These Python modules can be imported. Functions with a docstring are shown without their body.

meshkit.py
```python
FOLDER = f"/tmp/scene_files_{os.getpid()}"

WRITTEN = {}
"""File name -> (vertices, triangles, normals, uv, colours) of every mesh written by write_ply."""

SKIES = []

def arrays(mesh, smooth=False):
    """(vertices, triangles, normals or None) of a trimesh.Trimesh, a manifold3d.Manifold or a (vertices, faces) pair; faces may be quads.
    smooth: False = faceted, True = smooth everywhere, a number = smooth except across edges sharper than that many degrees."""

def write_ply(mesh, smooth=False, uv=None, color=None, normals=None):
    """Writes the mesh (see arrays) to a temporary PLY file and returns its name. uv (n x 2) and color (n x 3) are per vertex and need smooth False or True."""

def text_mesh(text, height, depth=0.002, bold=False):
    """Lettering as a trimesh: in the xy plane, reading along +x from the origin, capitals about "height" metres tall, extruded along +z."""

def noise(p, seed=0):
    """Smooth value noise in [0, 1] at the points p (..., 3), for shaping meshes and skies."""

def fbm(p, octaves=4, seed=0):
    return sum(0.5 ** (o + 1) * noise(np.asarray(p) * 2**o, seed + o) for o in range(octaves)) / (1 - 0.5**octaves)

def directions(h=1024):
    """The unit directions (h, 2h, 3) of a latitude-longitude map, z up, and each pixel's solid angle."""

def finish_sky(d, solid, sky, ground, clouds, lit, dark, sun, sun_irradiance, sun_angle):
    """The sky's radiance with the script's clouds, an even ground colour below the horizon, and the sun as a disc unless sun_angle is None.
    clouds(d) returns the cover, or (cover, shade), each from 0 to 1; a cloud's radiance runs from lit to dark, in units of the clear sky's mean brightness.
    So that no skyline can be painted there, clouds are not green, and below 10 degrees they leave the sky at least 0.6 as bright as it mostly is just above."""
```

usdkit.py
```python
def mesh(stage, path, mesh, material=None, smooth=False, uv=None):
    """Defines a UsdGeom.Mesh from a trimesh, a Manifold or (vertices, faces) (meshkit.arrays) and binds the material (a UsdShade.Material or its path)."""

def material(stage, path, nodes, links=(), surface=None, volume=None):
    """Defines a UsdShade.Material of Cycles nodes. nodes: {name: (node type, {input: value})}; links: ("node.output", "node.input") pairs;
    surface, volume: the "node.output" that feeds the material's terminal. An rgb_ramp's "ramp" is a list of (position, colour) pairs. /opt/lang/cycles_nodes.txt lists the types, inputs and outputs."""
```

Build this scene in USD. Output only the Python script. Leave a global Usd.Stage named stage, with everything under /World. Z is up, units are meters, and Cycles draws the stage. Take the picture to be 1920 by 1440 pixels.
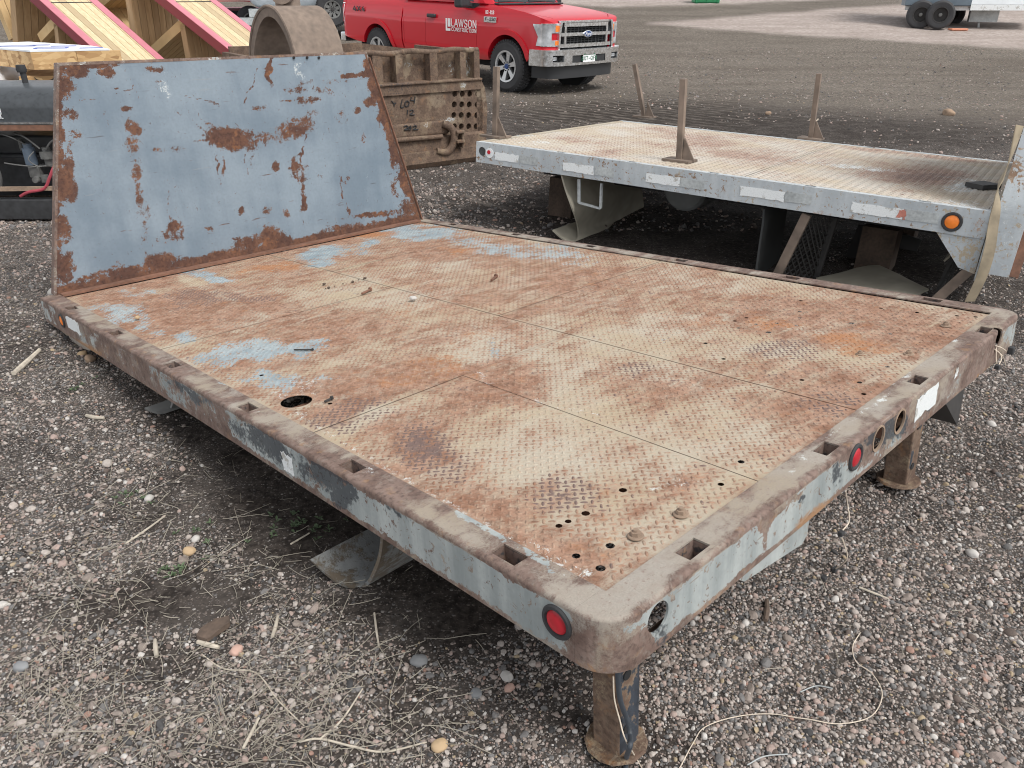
import math, random
import numpy as np
import trimesh, shapely
import shapely.geometry as sg
import manifold3d as m3
from manifold3d import Manifold, CrossSection
from pxr import Usd, UsdGeom, UsdLux, UsdShade, Sdf, Gf, Vt
import usdkit, meshkit
from meshkit import noise, fbm, text_mesh

# ------------------------------------------------------------------ stage, camera, sky, sun
stage = Usd.Stage.CreateInMemory()
UsdGeom.SetStageUpAxis(stage, 'Z'); UsdGeom.SetStageMetersPerUnit(stage, 1.0)
stage.SetDefaultPrim(UsdGeom.Xform.Define(stage, '/World').GetPrim())
UsdGeom.Scope.Define(stage, '/World/Looks')
rng = np.random.default_rng(7); random.seed(7)

CAM_H, PITCH, FPX = 1.524, math.radians(26.6148), 1460.83      # eye height, downward pitch, focal length in photo pixels (1920 wide)
EXPOSURE = 0.84
cam = UsdGeom.Camera.Define(stage, '/World/camera')
cam.CreateHorizontalApertureAttr(36.0); cam.CreateVerticalApertureAttr(27.0)
cam.CreateFocalLengthAttr(36.0 * FPX / 1920)
cam.CreateClippingRangeAttr(Gf.Vec2f(0.05, 2000))
cam.AddTranslateOp().Set(Gf.Vec3d(0, 0, CAM_H)); cam.AddRotateXOp().Set(90 - math.degrees(PITCH))
cam.CreateExposureAttr(EXPOSURE)

SUN_EL, SUN_AZ = math.radians(56), math.radians(128)            # azimuth = atan2(x, y): the sun stands behind thin cloud, to the right and a little behind the camera
SKY_STRENGTH, SUN_INTENSITY, SUN_ANGLE = 0.12, 0.4, 22.0
usdkit.material(stage, '/World/Looks/sky', {
    'tc': ('texture_coordinate', {}),
    'sky': ('sky_texture', {'sky_type': 'single_scattering', 'sun_disc': False, 'sun_elevation': SUN_EL, 'sun_rotation': SUN_AZ, 'aerosol_density': 2.0}),
    'grey': ('hsv', {'saturation': 0.12, 'value': 1.0}),
    'm': ('mapping', {'scale': (1.5, 1.5, 4.0)}),
    'n': ('noise_texture', {'scale': 2.0, 'detail': 6, 'roughness': 0.55}),
    'r': ('rgb_ramp', {'ramp': [(0.3, (0.8, 0.82, 0.85)), (0.7, (1.15, 1.15, 1.14))]}),
    'x': ('mix', {'mix_type': 'multiply', 'fac': 1.0}),
    'bg': ('background_shader', {'strength': SKY_STRENGTH})},
    [('tc.generated', 'm.vector'), ('m.vector', 'n.vector'), ('n.fac', 'r.fac'), ('sky.color', 'grey.color'), ('grey.color', 'x.color1'), ('r.color', 'x.color2'), ('x.color', 'bg.color')], surface='bg.background')
dome = UsdLux.DomeLight.Define(stage, '/World/sky')
UsdShade.MaterialBindingAPI.Apply(dome.GetPrim()).Bind(UsdShade.Material.Get(stage, '/World/Looks/sky'))
dome.GetPrim().SetCustomDataByKey('kind', 'structure'); dome.GetPrim().SetCustomDataByKey('label', 'pale overcast daylight sky above the whole yard')
sun = UsdLux.DistantLight.Define(stage, '/World/sun')
sun.CreateNormalizeAttr(True); sun.CreateIntensityAttr(SUN_INTENSITY); sun.CreateAngleAttr(SUN_ANGLE); sun.CreateColorAttr(Gf.Vec3f(1.0, 0.97, 0.92))
sd = np.array([math.sin(SUN_AZ) * math.cos(SUN_EL), math.cos(SUN_AZ) * math.cos(SUN_EL), math.sin(SUN_EL)])
def frame_mat(x, y, z, o=(0, 0, 0)):
    return Gf.Matrix4d(*[float(a) for r in (x, y, z) for a in (*r, 0)], *[float(a) for a in o], 1)
_zx = np.cross([0, 0, 1], sd); _zx /= np.linalg.norm(_zx)
sun.AddTransformOp().Set(frame_mat(_zx, np.cross(sd, _zx), sd))

# ------------------------------------------------------------------ helpers: surveying (how the photograph was measured)
CA, SA = math.cos(PITCH), math.sin(PITCH)
EYE = np.array([0, 0, CAM_H])
def sight(u, v):
    return np.array([0, CA, -SA]) + np.array([1, 0, 0]) * (u - 960) / FPX - np.array([0, SA, CA]) * (v - 720) / FPX
def on_plane(u, v, p, n):
    d = sight(u, v); return EYE + d * (np.dot(np.asarray(p) - EYE, n) / np.dot(d, n))
def on_z(u, v, z=0.0): return on_plane(u, v, (0, 0, z), (0, 0, 1))
def on_y(u, v, y): return on_plane(u, v, (0, y, 0), (0, 1, 0))
def picture(P):
    P = np.atleast_2d(P) - EYE
    d = np.maximum(P[:, 1] * CA - P[:, 2] * SA, 0.05)
    return 960 + FPX * P[:, 0] / d, 720 - FPX * (P[:, 1] * SA + P[:, 2] * CA) / d
def terrain(x, y):
    y = np.asarray(y, float)
    s = np.logaddexp(0, (y - 17) / 1.2) * 1.2
    far = np.logaddexp(0, (y - 40) / 3.0) * 3.0
    return 0.1 * s - 0.06 * far
def on_ground(u, v):
    d = sight(u, v); t = np.linspace(0.5, 120, 24000)
    P = EYE + d[None] * t[:, None]
    k = np.argmax(P[:, 2] < terrain(P[:, 0], P[:, 1])); return P[k]

# ------------------------------------------------------------------ helpers: materials
class Ref(str): pass
class G:
    """a small builder of shader graphs"""
    def __init__(s): s.nodes, s.links = {}, []
    def n(s, kind, out, **inp):
        name = f'n{len(s.nodes)}'; vals = {}
        for k, v in inp.items():
            if isinstance(v, Ref): s.links.append((str(v), f'{name}.{k}'))
            else: vals[k] = v
        s.nodes[name] = (kind, vals); return Ref(f'{name}.{out}')
    def obj(s): return s.n('texture_coordinate', 'object')
    def pos(s): return s.n('geometry', 'position')
    def noise(s, vec, scale, detail=3, rough=0.55, dist=0.0, out='fac'): return s.n('noise_texture', out, vector=vec, scale=scale, detail=detail, roughness=rough, distortion=dist)
    def stretch(s, vec, k): return s.n('vector_math', 'vector', type='multiply', vector1=vec, vector2=k) if False else s.n('mapping', 'vector', vector=vec, scale=k)
    def thr(s, v, lo, hi, a=0.0, b=1.0): return s.n('map_range', 'result', range_type='smoothstep', value=v, from_min=lo, from_max=hi, to_min=a, to_max=b, clamp=True)
    def lin(s, v, lo, hi, a=0.0, b=1.0): return s.n('map_range', 'result', range_type='linear', value=v, from_min=lo, from_max=hi, to_min=a, to_max=b, clamp=True)
    def m(s, op, a, b=0.0, c=0.0): return s.n('math', 'value', math_type=op, value1=a, value2=b, value3=c)
    def mix(s, f, a, b, kind='mix'): return s.n('mix', 'color', mix_type=kind, fac=f, color1=a, color2=b)
    def ramp(s, f, stops, interpolate=True): return s.n('rgb_ramp', 'color', fac=f, ramp=stops, interpolate=interpolate)
    def attr3(s, name):
        c = s.n('attribute', 'color', attribute=name); k = s.n('separate_color', 'r', color=c); b = str(k)[:-2]
        return Ref(b + '.r'), Ref(b + '.g'), Ref(b + '.b')
    def bump(s, h, strength=0.5, dist=0.01, normal=None):
        kw = dict(height=h, strength=strength, distance=dist)
        if normal is not None: kw['normal'] = normal
        return s.n('bump', 'normal', **kw)
    def done(s, name, surf=None, **p):
        if surf is None: surf = s.n('principled_bsdf', 'BSDF', **p)
        return usdkit.material(stage, '/World/Looks/' + name, s.nodes, s.links, surface=str(surf))
def plain(name, col, rough=0.6, metal=0.0, var=0.12, scale=30, bump=0.15, coat=0.0, spec=0.5):
    g = G(); P = g.obj(); a = g.noise(P, scale, 5); b = g.noise(P, scale / 9, 3)
    t = g.m('add', g.m('multiply', a, 0.6), g.m('multiply', b, 0.6))
    c = g.ramp(t, [(0.35, tuple(x * (1 - var * 1.6) for x in col)), (0.85, tuple(min(1, x * (1 + var * 1.6)) for x in col))])
    return g.done(name, base_color=c, roughness=g.lin(a, 0.3, 0.7, max(0, rough - 0.08), min(1, rough + 0.08)), metallic=metal, coat_weight=coat, specular_ior_level=spec, normal=g.bump(a, bump, 0.002))

def worn_steel(name, rust_a, rust_b, cream, paint, paint_b, orange, dark, chips=0.66, streak=True, amp=1.15, dust=0.3, soft=0.14, lay=0.25, fine=0.0, ripple=0.55):
    """old painted plate: the masks say where rust shows, where paint stays, where dust lies; the noise breaks their edges"""
    g = G(); P = g.obj()
    r_, b_, c_ = g.attr3('wearA'); d_, o_, w_ = g.attr3('wearB')
    nM = g.noise(P, 11, 4, 0.6, 0.4); nF = g.noise(P, 62, 5, 0.65); nS = g.noise(P, 240, 3, 0.6); nL = g.noise(P, 2.6, 3, 0.6)
    n = g.m('add', g.m('multiply', nM, 0.5), g.m('multiply', nF, 0.5)); n = g.m('subtract', n, 0.5)
    na = g.m('multiply', n, amp)
    nT = g.noise(g.stretch(P, (5.0, 16.0, 9.0)), 1.0, 5, 0.68, 0.7); n2 = g.m('subtract', g.m('add', g.m('multiply', g.noise(P, 27, 5, 0.7, 0.6), 0.6), g.m('multiply', nS, 0.4)), 0.5); n2a = g.m('multiply', n2, 1.3)
    rc = g.mix(g.thr(nM, 0.35, 0.65), rust_a, rust_b); rc = g.mix(g.thr(nF, 0.42, 0.72, 0, 0.75), rc, tuple(0.45 * x for x in rust_a)); rc = g.mix(g.thr(g.noise(P, 38, 5, 0.7, 0.3), 0.5, 0.72, 0, dust), rc, tuple(0.75 * x for x in cream)); rc = g.mix(g.thr(g.noise(P, 19, 4, 0.65), 0.55, 0.72, 0, 0.5), rc, orange)
    cc = g.mix(g.thr(nL, 0.35, 0.65), cream, tuple(x * k for x, k in zip(cream, (0.92, 0.84, 0.72)))); cc = g.mix(g.lin(nS, 0.3, 0.75, 0, 0.5), cc, tuple(0.55 * x for x in cream)); cc = g.mix(g.thr(nF, 0.45, 0.7, 0, 0.6), cc, tuple(0.5 * x + 0.5 * y for x, y in zip(rust_b, cream))); cc = g.mix(g.thr(g.noise(P, 90, 4, 0.7), 0.58, 0.66, 0, 0.7), cc, rust_b)
    cl = g.m('add', g.m('add', c_, n2a), g.m('multiply', g.m('subtract', nT, 0.5), 2.0 * lay)); col = g.mix(g.thr(cl, 0.52 - soft, 0.52 + soft), rc, cc)
    if streak:
        st = g.noise(g.stretch(P, (13, 13, 0.9)), 1.0, 4, 0.6)
        pc = g.mix(g.thr(g.m('add', g.m('multiply', st, ripple), g.m('multiply', nL, 1 - ripple)), 0.36, 0.64), paint, paint_b)
    else:
        pc = g.mix(g.thr(g.m('add', g.m('multiply', nM, 0.5), g.m('multiply', nL, 0.5)), 0.38, 0.62), paint, paint_b)
    pc = g.mix(g.lin(nF, 0.35, 0.75, 0, 0.3), pc, tuple(0.7 * x for x in paint))
    b_ = g.m('add', b_, g.m('multiply', n2, fine)) if fine else b_
    pm = g.thr(g.m('add', b_, na), 0.47, 0.53)
    chip = g.thr(g.noise(P, 34, 6, 0.72, 0.8), chips, chips + 0.025, 1, 0)
    pm = g.m('multiply', pm, chip)
    scr = g.thr(g.noise(g.n('mapping', 'vector', vector=P, rotation=(0.5, 0.6, 0.4), scale=(4, 70, 40)), 1.0, 3, 0.6), 0.70, 0.73, 1, 0.25); pm = g.m('multiply', pm, scr)
    pep = g.thr(g.noise(P, 120, 4, 0.7), 0.66, 0.70, 1, 0.3); pm = g.m('multiply', pm, pep)
    halo = g.m('multiply', g.thr(g.m('add', b_, na), 0.43, 0.5), g.thr(g.m('add', b_, na), 0.5, 0.6, 1, 0))
    col = g.mix(g.m('multiply', halo, 0.3), col, tuple(min(1, x * 0.9) for x in cream))
    col = g.mix(pm, col, pc)
    col = g.mix(g.m('multiply', g.thr(g.m('add', o_, na), 0.45, 0.75), 0.8), col, orange)
    col = g.mix(g.m('multiply', g.thr(g.m('add', d_, na), 0.45, 0.62), 0.88), col, dark)
    col = g.mix(g.thr(g.m('add', g.m('multiply', w_, 0.85), g.m('multiply', n2, 2.0)), 0.5, 0.66, 0, .85), col, (0.56, 0.585, 0.575))
    s2 = g.thr(g.noise(g.n('mapping', 'vector', vector=P, rotation=(0, 0, 0.5), scale=(2.2, 75, 30)), 1.0, 3, 0.6), 0.69, 0.73, 0, 0.4); s3 = g.thr(g.noise(g.n('mapping', 'vector', vector=P, rotation=(0, 0, -1.1), scale=(2.6, 90, 36)), 1.0, 3, 0.6), 0.70, 0.74, 0, 0.5)
    col = g.mix(s2, col, tuple(0.9 * x for x in cream)); col = g.mix(s3, col, tuple(0.6 * x for x in rust_a))
    h = g.m('add', g.m('multiply', nF, 0.7), g.m('multiply', pm, 0.35))
    ro = g.mix(pm, (0.82, 0.82, 0.82), (0.5, 0.5, 0.5)); rb = g.n('rgb_to_bw', 'val', color=ro)
    return g.done(name, base_color=col, roughness=rb, specular_ior_level=0.35, normal=g.bump(h, 0.35, 0.004))

M = {}
M['deck'] = worn_steel('deck_steel', (0.235, 0.123, 0.078), (0.34, 0.21, 0.147), (0.435, 0.385, 0.308), (0.20, 0.25, 0.28), (0.335, 0.375, 0.385), (0.33, 0.145, 0.06), (0.13, 0.09, 0.082), chips=0.6, streak=False, amp=1.7, dust=0.6, soft=0.32, lay=0.75, fine=1.0)
M['pale_deck'] = worn_steel('pale_deck_steel', (0.30, 0.20, 0.16), (0.38, 0.275, 0.225), (0.50, 0.465, 0.41), (0.45, 0.46, 0.45), (0.58, 0.585, 0.565), (0.34, 0.22, 0.13), (0.20, 0.145, 0.125), chips=0.6, streak=False, amp=1.5, dust=0.6, soft=0.25, lay=0.4)
M['board'] = worn_steel('headboard_steel', (0.082, 0.040, 0.029), (0.14, 0.066, 0.04), (0.27, 0.28, 0.285), (0.145, 0.188, 0.23), (0.215, 0.263, 0.305), (0.26, 0.11, 0.045), (0.06, 0.05, 0.048), chips=0.655, amp=1.3, dust=0.1, fine=1.5, ripple=0.22)
M['rail'] = worn_steel('rail_steel', (0.13, 0.085, 0.069), (0.205, 0.145, 0.121), (0.335, 0.303, 0.264), (0.215, 0.24, 0.24), (0.40, 0.425, 0.415), (0.30, 0.165, 0.08), (0.035, 0.04, 0.047), chips=0.585, amp=1.8, dust=0.45, soft=0.2, lay=0.5)
M['grey_rail'] = worn_steel('grey_rail_steel', (0.20, 0.13, 0.09), (0.30, 0.20, 0.13), (0.44, 0.40, 0.33), (0.35, 0.38, 0.40), (0.46, 0.49, 0.505), (0.34, 0.19, 0.09), (0.05, 0.05, 0.055), chips=0.58, amp=1.9, lay=0.5)
M['bucket'] = worn_steel('bucket_steel', (0.10, 0.066, 0.048), (0.16, 0.108, 0.077), (0.255, 0.20, 0.145), (0.36, 0.37, 0.37), (0.42, 0.43, 0.41), (0.25, 0.13, 0.065), (0.055, 0.045, 0.045), chips=0.58, amp=1.6)
M['rust'] = plain('rusty_steel', (0.17, 0.085, 0.055), 0.85, 0, 0.35, 40, 0.4)
M['rust_dust'] = plain('dusty_rusty_steel', (0.25, 0.18, 0.13), 0.88, 0, 0.3, 26, 0.4)
M['leg'] = worn_steel('leg_steel', (0.105, 0.066, 0.047), (0.17, 0.118, 0.085), (0.34, 0.285, 0.21), (0.05, 0.06, 0.075), (0.03, 0.035, 0.045), (0.30, 0.14, 0.05), (0.02, 0.024, 0.03), chips=0.62)
M['dark_steel'] = plain('dark_steel', (0.03, 0.028, 0.027), 0.7, 0, 0.3)
M['rubber'] = plain('black_rubber', (0.028, 0.028, 0.030), 0.75, 0, 0.2, 60)
M['old_rubber'] = plain('dusty_grey_rubber', (0.15, 0.15, 0.145), 0.85, 0, 0.3, 8)
M['flap'] = plain('mud_flap_rubber', (0.19, 0.195, 0.19), 0.8, 0, 0.25, 9)
def dirty_rubber():
    g = G(); P = g.obj(); a = g.noise(P, 6, 5, .65, .4); b = g.noise(P, 45, 4, .7)
    c = g.mix(g.thr(a, .4, .62), (.20, .205, .20), (.145, .15, .15)); d = g.thr(g.m('add', g.m('multiply', g.noise(P, 4.3, 3, .6), .6), g.m('multiply', b, .4)), .47, .56); c = g.mix(d, c, (.105, .083, .06))
    return g.done('mud_caked_rubber', base_color=c, roughness=.85, normal=g.bump(g.m('add', b, d), .5, .004))
M['dirty_flap'] = dirty_rubber()
M['tan_flap'] = plain('dusty_tan_flap_rubber', (0.30, 0.275, 0.22), 0.85, 0, 0.22, 9)
M['black_flap'] = plain('black_flap_rubber', (0.035, 0.037, 0.037), 0.75, 0, 0.25, 9)
M['red_lens'] = plain('red_lamp_lens', (0.38, 0.016, 0.026), 0.3, 0, 0.12, 20, 0.05)
M['amber_lens'] = plain('amber_lamp_lens', (0.75, 0.20, 0.03), 0.3, 0, 0.1, 20, 0.05)
M['white_tape'] = None
M['void'] = plain('dark_recess', (0.012, 0.012, 0.013), 0.9, 0, 0.1)
def tape():
    g = G(); P = g.obj(); v = g.n('voronoi_texture', 'distance', vector=P, scale=160.0); a = g.noise(P, 30, 5, 0.7, 0.5); b = g.noise(P, 8, 2)
    c = g.mix(g.thr(v, 0.1, 0.6), (0.58, 0.61, 0.61), (0.68, 0.70, 0.70))
    c = g.mix(g.thr(g.m('add', g.m('multiply', a, 0.6), g.m('multiply', b, 0.4)), 0.54, 0.6), c, (0.38, 0.37, 0.34))
    return g.done('peeling_white_tape', base_color=c, roughness=0.45)
M['white_tape'] = tape()
M['grey_tape'] = plain('worn_grey_tape', (0.36, 0.38, 0.38), 0.6, 0, 0.25, 60)

# ------------------------------------------------------------------ helpers: prims and shapes
_used = {}
def numbered(name, parent):
    k = (parent, name); n = _used.get(k, -1) + 1; _used[k] = n
    return f'{parent}/{name}' + (f'_{n:03d}' if n else '')
def where(parent): return '/World' if parent is None else (parent if isinstance(parent, str) else str(parent.GetPath()))
def tag(o, label=None, cat=None, group=None, kind=None):
    p = o.GetPrim() if hasattr(o, 'GetPrim') else o
    for k, v in (('label', label), ('category', cat), ('group', group), ('kind', kind)):
        if v: p.SetCustomDataByKey(k, v)
    return o
def thing(name, label, cat, loc=(0, 0, 0), axes=None, group=None):
    x = UsdGeom.Xform.Define(stage, numbered(name, '/World'))
    ax = np.eye(3) if axes is None else np.asarray(axes).T         # axes: local -> world matrix (columns are the local axes)
    x.AddTransformOp().Set(frame_mat(ax[0], ax[1], ax[2], loc))
    return tag(x, label, cat, group)
def obj(name, mesh, mat, parent=None, smooth=32, wear=None, label=None, kind=None, cat=None, group=None):
    path = numbered(name, where(parent))
    if wear is not None:
        v, f, n = meshkit.arrays(mesh, False)
        A, B = wear(v)
        tm = trimesh.Trimesh(v, f, process=False)
        if smooth:
            tm2 = trimesh.graph.smooth_shade(tm, angle=math.radians(smooth if smooth is not True else 180), facet_minarea=None)
            A, B = wear(np.array(tm2.vertices)); mm = usdkit.mesh(stage, path, tm2, mat, True)
        else: mm = usdkit.mesh(stage, path, tm, mat, False)
        for nm, a in (('wearA', A), ('wearB', B)):
            UsdGeom.PrimvarsAPI(mm).CreatePrimvar(nm, Sdf.ValueTypeNames.Color3fArray, 'vertex').Set(Vt.Vec3fArray.FromNumpy(np.clip(a, 0, 1.5).astype(np.float32)))
    else: mm = usdkit.mesh(stage, path, mesh, mat, smooth)
    if label or kind or cat or group: tag(mm, label, cat, group, kind)
    return mm
cat_ = trimesh.util.concatenate
def bx(lo, hi):
    lo, hi = np.minimum(lo, hi), np.maximum(lo, hi)
    m = trimesh.creation.box(hi - lo); m.apply_translation((np.asarray(lo) + hi) / 2); return m
def rbox(lo, hi, r=0.01, n=2):
    """box with rounded edges"""
    lo, hi = np.minimum(lo, hi).astype(float), np.maximum(lo, hi).astype(float); r = min(r, 0.49 * (hi - lo).min())
    s = trimesh.creation.icosphere(subdivisions=n - 1, radius=r)
    pts = np.vstack([s.vertices + [a, b, c] for a in (lo[0] + r, hi[0] - r) for b in (lo[1] + r, hi[1] - r) for c in (lo[2] + r, hi[2] - r)])
    return trimesh.convex.convex_hull(pts)
def bar(a, b, w, h, up=(0, 0, 1)):
    """rectangular bar from a to b: w across, h along up"""
    a, b, up = np.asarray(a, float), np.asarray(b, float), np.asarray(up, float)
    d = b - a; L = np.linalg.norm(d); d /= L; s = np.cross(d, up); s /= np.linalg.norm(s); t = np.cross(s, d)
    m = trimesh.creation.box((L, w, h)); T = np.eye(4); T[:3, 0], T[:3, 1], T[:3, 2], T[:3, 3] = d, s, t, (a + b) / 2
    T2 = T.copy(); T2[:3, 1] = s; m.apply_transform(T2)
    if np.linalg.det(T2[:3, :3]) < 0: m.invert()
    return m
def smooth_path(pts, n=8):
    pts = np.asarray(pts, float)
    if len(pts) < 3: return pts
    P = np.vstack([2 * pts[0] - pts[1], pts, 2 * pts[-1] - pts[-2]]); out = []
    for i in range(1, len(P) - 2):
        for t in np.linspace(0, 1, n, endpoint=False):
            a, b, c, d = P[i - 1:i + 3]
            out.append(0.5 * ((2 * b) + (c - a) * t + (2 * a - 5 * b + 4 * c - d) * t * t + (3 * b - a - 3 * c + d) * t ** 3))
    return np.array(out + [pts[-1]])
def tube(path, r, n=8, smooth_n=0, caps=True):
    P = smooth_path(path, smooth_n) if smooth_n else np.asarray(path, float)
    R = np.broadcast_to(np.asarray(r, float), (len(P),)) if np.ndim(r) == 0 else np.interp(np.linspace(0, 1, len(P)), np.linspace(0, 1, len(r)), r)
    T = np.gradient(P, axis=0); T /= np.maximum(np.linalg.norm(T, axis=1, keepdims=True), 1e-9)
    a = np.array([0, 0, 1.0]) if abs(T[0][2]) < 0.9 else np.array([1.0, 0, 0]); u = np.cross(T[0], a); u /= np.linalg.norm(u); V = []
    ph = np.linspace(0, 2 * np.pi, n, endpoint=False)
    for p, t, rr in zip(P, T, R):
        u = u - t * (u @ t); u /= np.linalg.norm(u); w = np.cross(t, u)
        V.append(p + rr * (np.cos(ph)[:, None] * u + np.sin(ph)[:, None] * w))
    V = np.vstack(V); F = []
    for i in range(len(P) - 1):
        for j in range(n):
            k = (j + 1) % n; F += [(i * n + j, i * n + k, (i + 1) * n + k), (i * n + j, (i + 1) * n + k, (i + 1) * n + j)]
    if caps:
        V = np.vstack([V, P[0], P[-1]]); c0, c1 = len(V) - 2, len(V) - 1; e = (len(P) - 1) * n
        for j in range(n): k = (j + 1) % n; F += [(c0, k, j), (c1, e + j, e + k)]
    return trimesh.Trimesh(V, F, process=False)
def lathe(prof, n=32, axis='z'):
    m = trimesh.creation.revolve(np.asarray(prof, float), sections=n)
    if axis == 'y': m.apply_transform(trimesh.transformations.rotation_matrix(math.pi / 2, [1, 0, 0]))
    if axis == 'x': m.apply_transform(trimesh.transformations.rotation_matrix(math.pi / 2, [0, 1, 0]))
    return m
def cyl(c, r, h, axis='z', n=24):
    m = trimesh.creation.cylinder(r, h, sections=n)
    if axis == 'y': m.apply_transform(trimesh.transformations.rotation_matrix(math.pi / 2, [1, 0, 0]))
    if axis == 'x': m.apply_transform(trimesh.transformations.rotation_matrix(math.pi / 2, [0, 1, 0]))
    m.apply_translation(c); return m
def extr(poly, h, axes=None, o=(0, 0, 0)):
    """polygon (a, b) extruded by h; axes: rows are the directions of a, b and the extrusion"""
    m = trimesh.creation.extrude_polygon(poly if hasattr(poly, 'exterior') else sg.Polygon(poly), h, engine='earcut')
    if axes is None: m.apply_translation(o)
    else:
        A = np.asarray(axes, float); m.vertices = m.vertices @ A + np.asarray(o)
        if np.linalg.det(A) < 0: m.invert()
    return m
def to_man(tm): return Manifold(m3.Mesh(np.asarray(tm.vertices, np.float32), np.asarray(tm.faces, np.uint32)))
def from_man(mf):
    m = mf.to_mesh(); return trimesh.Trimesh(np.array(m.vert_properties[:, :3]), np.array(m.tri_verts), process=False)
def mbox(lo, hi): lo, hi = np.minimum(lo, hi), np.maximum(lo, hi); return Manifold.cube([float(x) for x in hi - lo]).translate([float(x) for x in lo])
def mcyl(c, r, h, axis, n=40):
    m = Manifold.cylinder(h, r, r, n, True)
    if axis == 'x': m = m.rotate([0, 90, 0])
    if axis == 'y': m = m.rotate([90, 0, 0])
    return m.translate([float(x) for x in c])
def hullpts(pts): return trimesh.convex.convex_hull(np.asarray(pts, float))
def move(m, T=None, R=None):
    m = m.copy()
    if R is not None: m.vertices = m.vertices @ np.asarray(R).T
    if T is not None: m.apply_translation(T)
    return m
class Frame:
    def __init__(s, R, O):
        U, _, Vt_ = np.linalg.svd(np.asarray(R, float)); s.R = U @ Vt_; s.O = np.asarray(O, float)
    def w(s, P): return np.atleast_2d(P) @ s.R.T + s.O
    def l(s, P): return (np.atleast_2d(P) - s.O) @ s.R
    def at(s, u, v, axis, val):
        """where the line of sight through a photo pixel meets the local plane axis = val (local coordinates)"""
        p = np.zeros(3); p[axis] = val; n = np.zeros(3); n[axis] = 1
        return s.l(on_plane(u, v, s.w(p)[0], s.R @ n))[0]

def blobs(u, v, lst):
    """soft ellipses measured on the photograph: (u, v, ru, rv, weight[, tilt in degrees])"""
    o = np.zeros(len(u))
    for b in lst:
        a = math.radians(b[5]) if len(b) > 5 else 0; du, dv = u - b[0], v - b[1]
        x, y = (du * math.cos(a) + dv * math.sin(a)) / b[2], (-du * math.sin(a) + dv * math.cos(a)) / b[3]
        o = np.maximum(o, b[4] * np.exp(-0.69 * (x * x + y * y) ** 1.5))
    return o
def band(u, v, pts, w, weight):
    """soft band along a polyline"""
    o = np.full(len(u), 1e9); P = np.column_stack([u, v])
    for a, b in zip(pts[:-1], pts[1:]):
        a, b = np.asarray(a, float), np.asarray(b, float); d = b - a; t = np.clip(((P - a) @ d) / (d @ d), 0, 1)
        o = np.minimum(o, np.linalg.norm(P - a - t[:, None] * d, axis=1))
    return weight * np.exp(-0.69 * (o / w) ** 2.2)
def warp(u, w, v, k, sc=3.0, seed=200):
    """pushes a measured outline about, so that stains get ragged edges"""
    return (u + k * 2 * (fbm(v * sc, 3, seed) - .5) + k * .8 * (fbm(v * sc * 4, 3, seed + 7) - .5), w + k * .9 * (fbm(v * sc, 3, seed + 20) - .5) + k * .5 * (fbm(v * sc * 4, 3, seed + 27) - .5))
def stack3(a, b, c): return np.column_stack([a, b, c])

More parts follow.
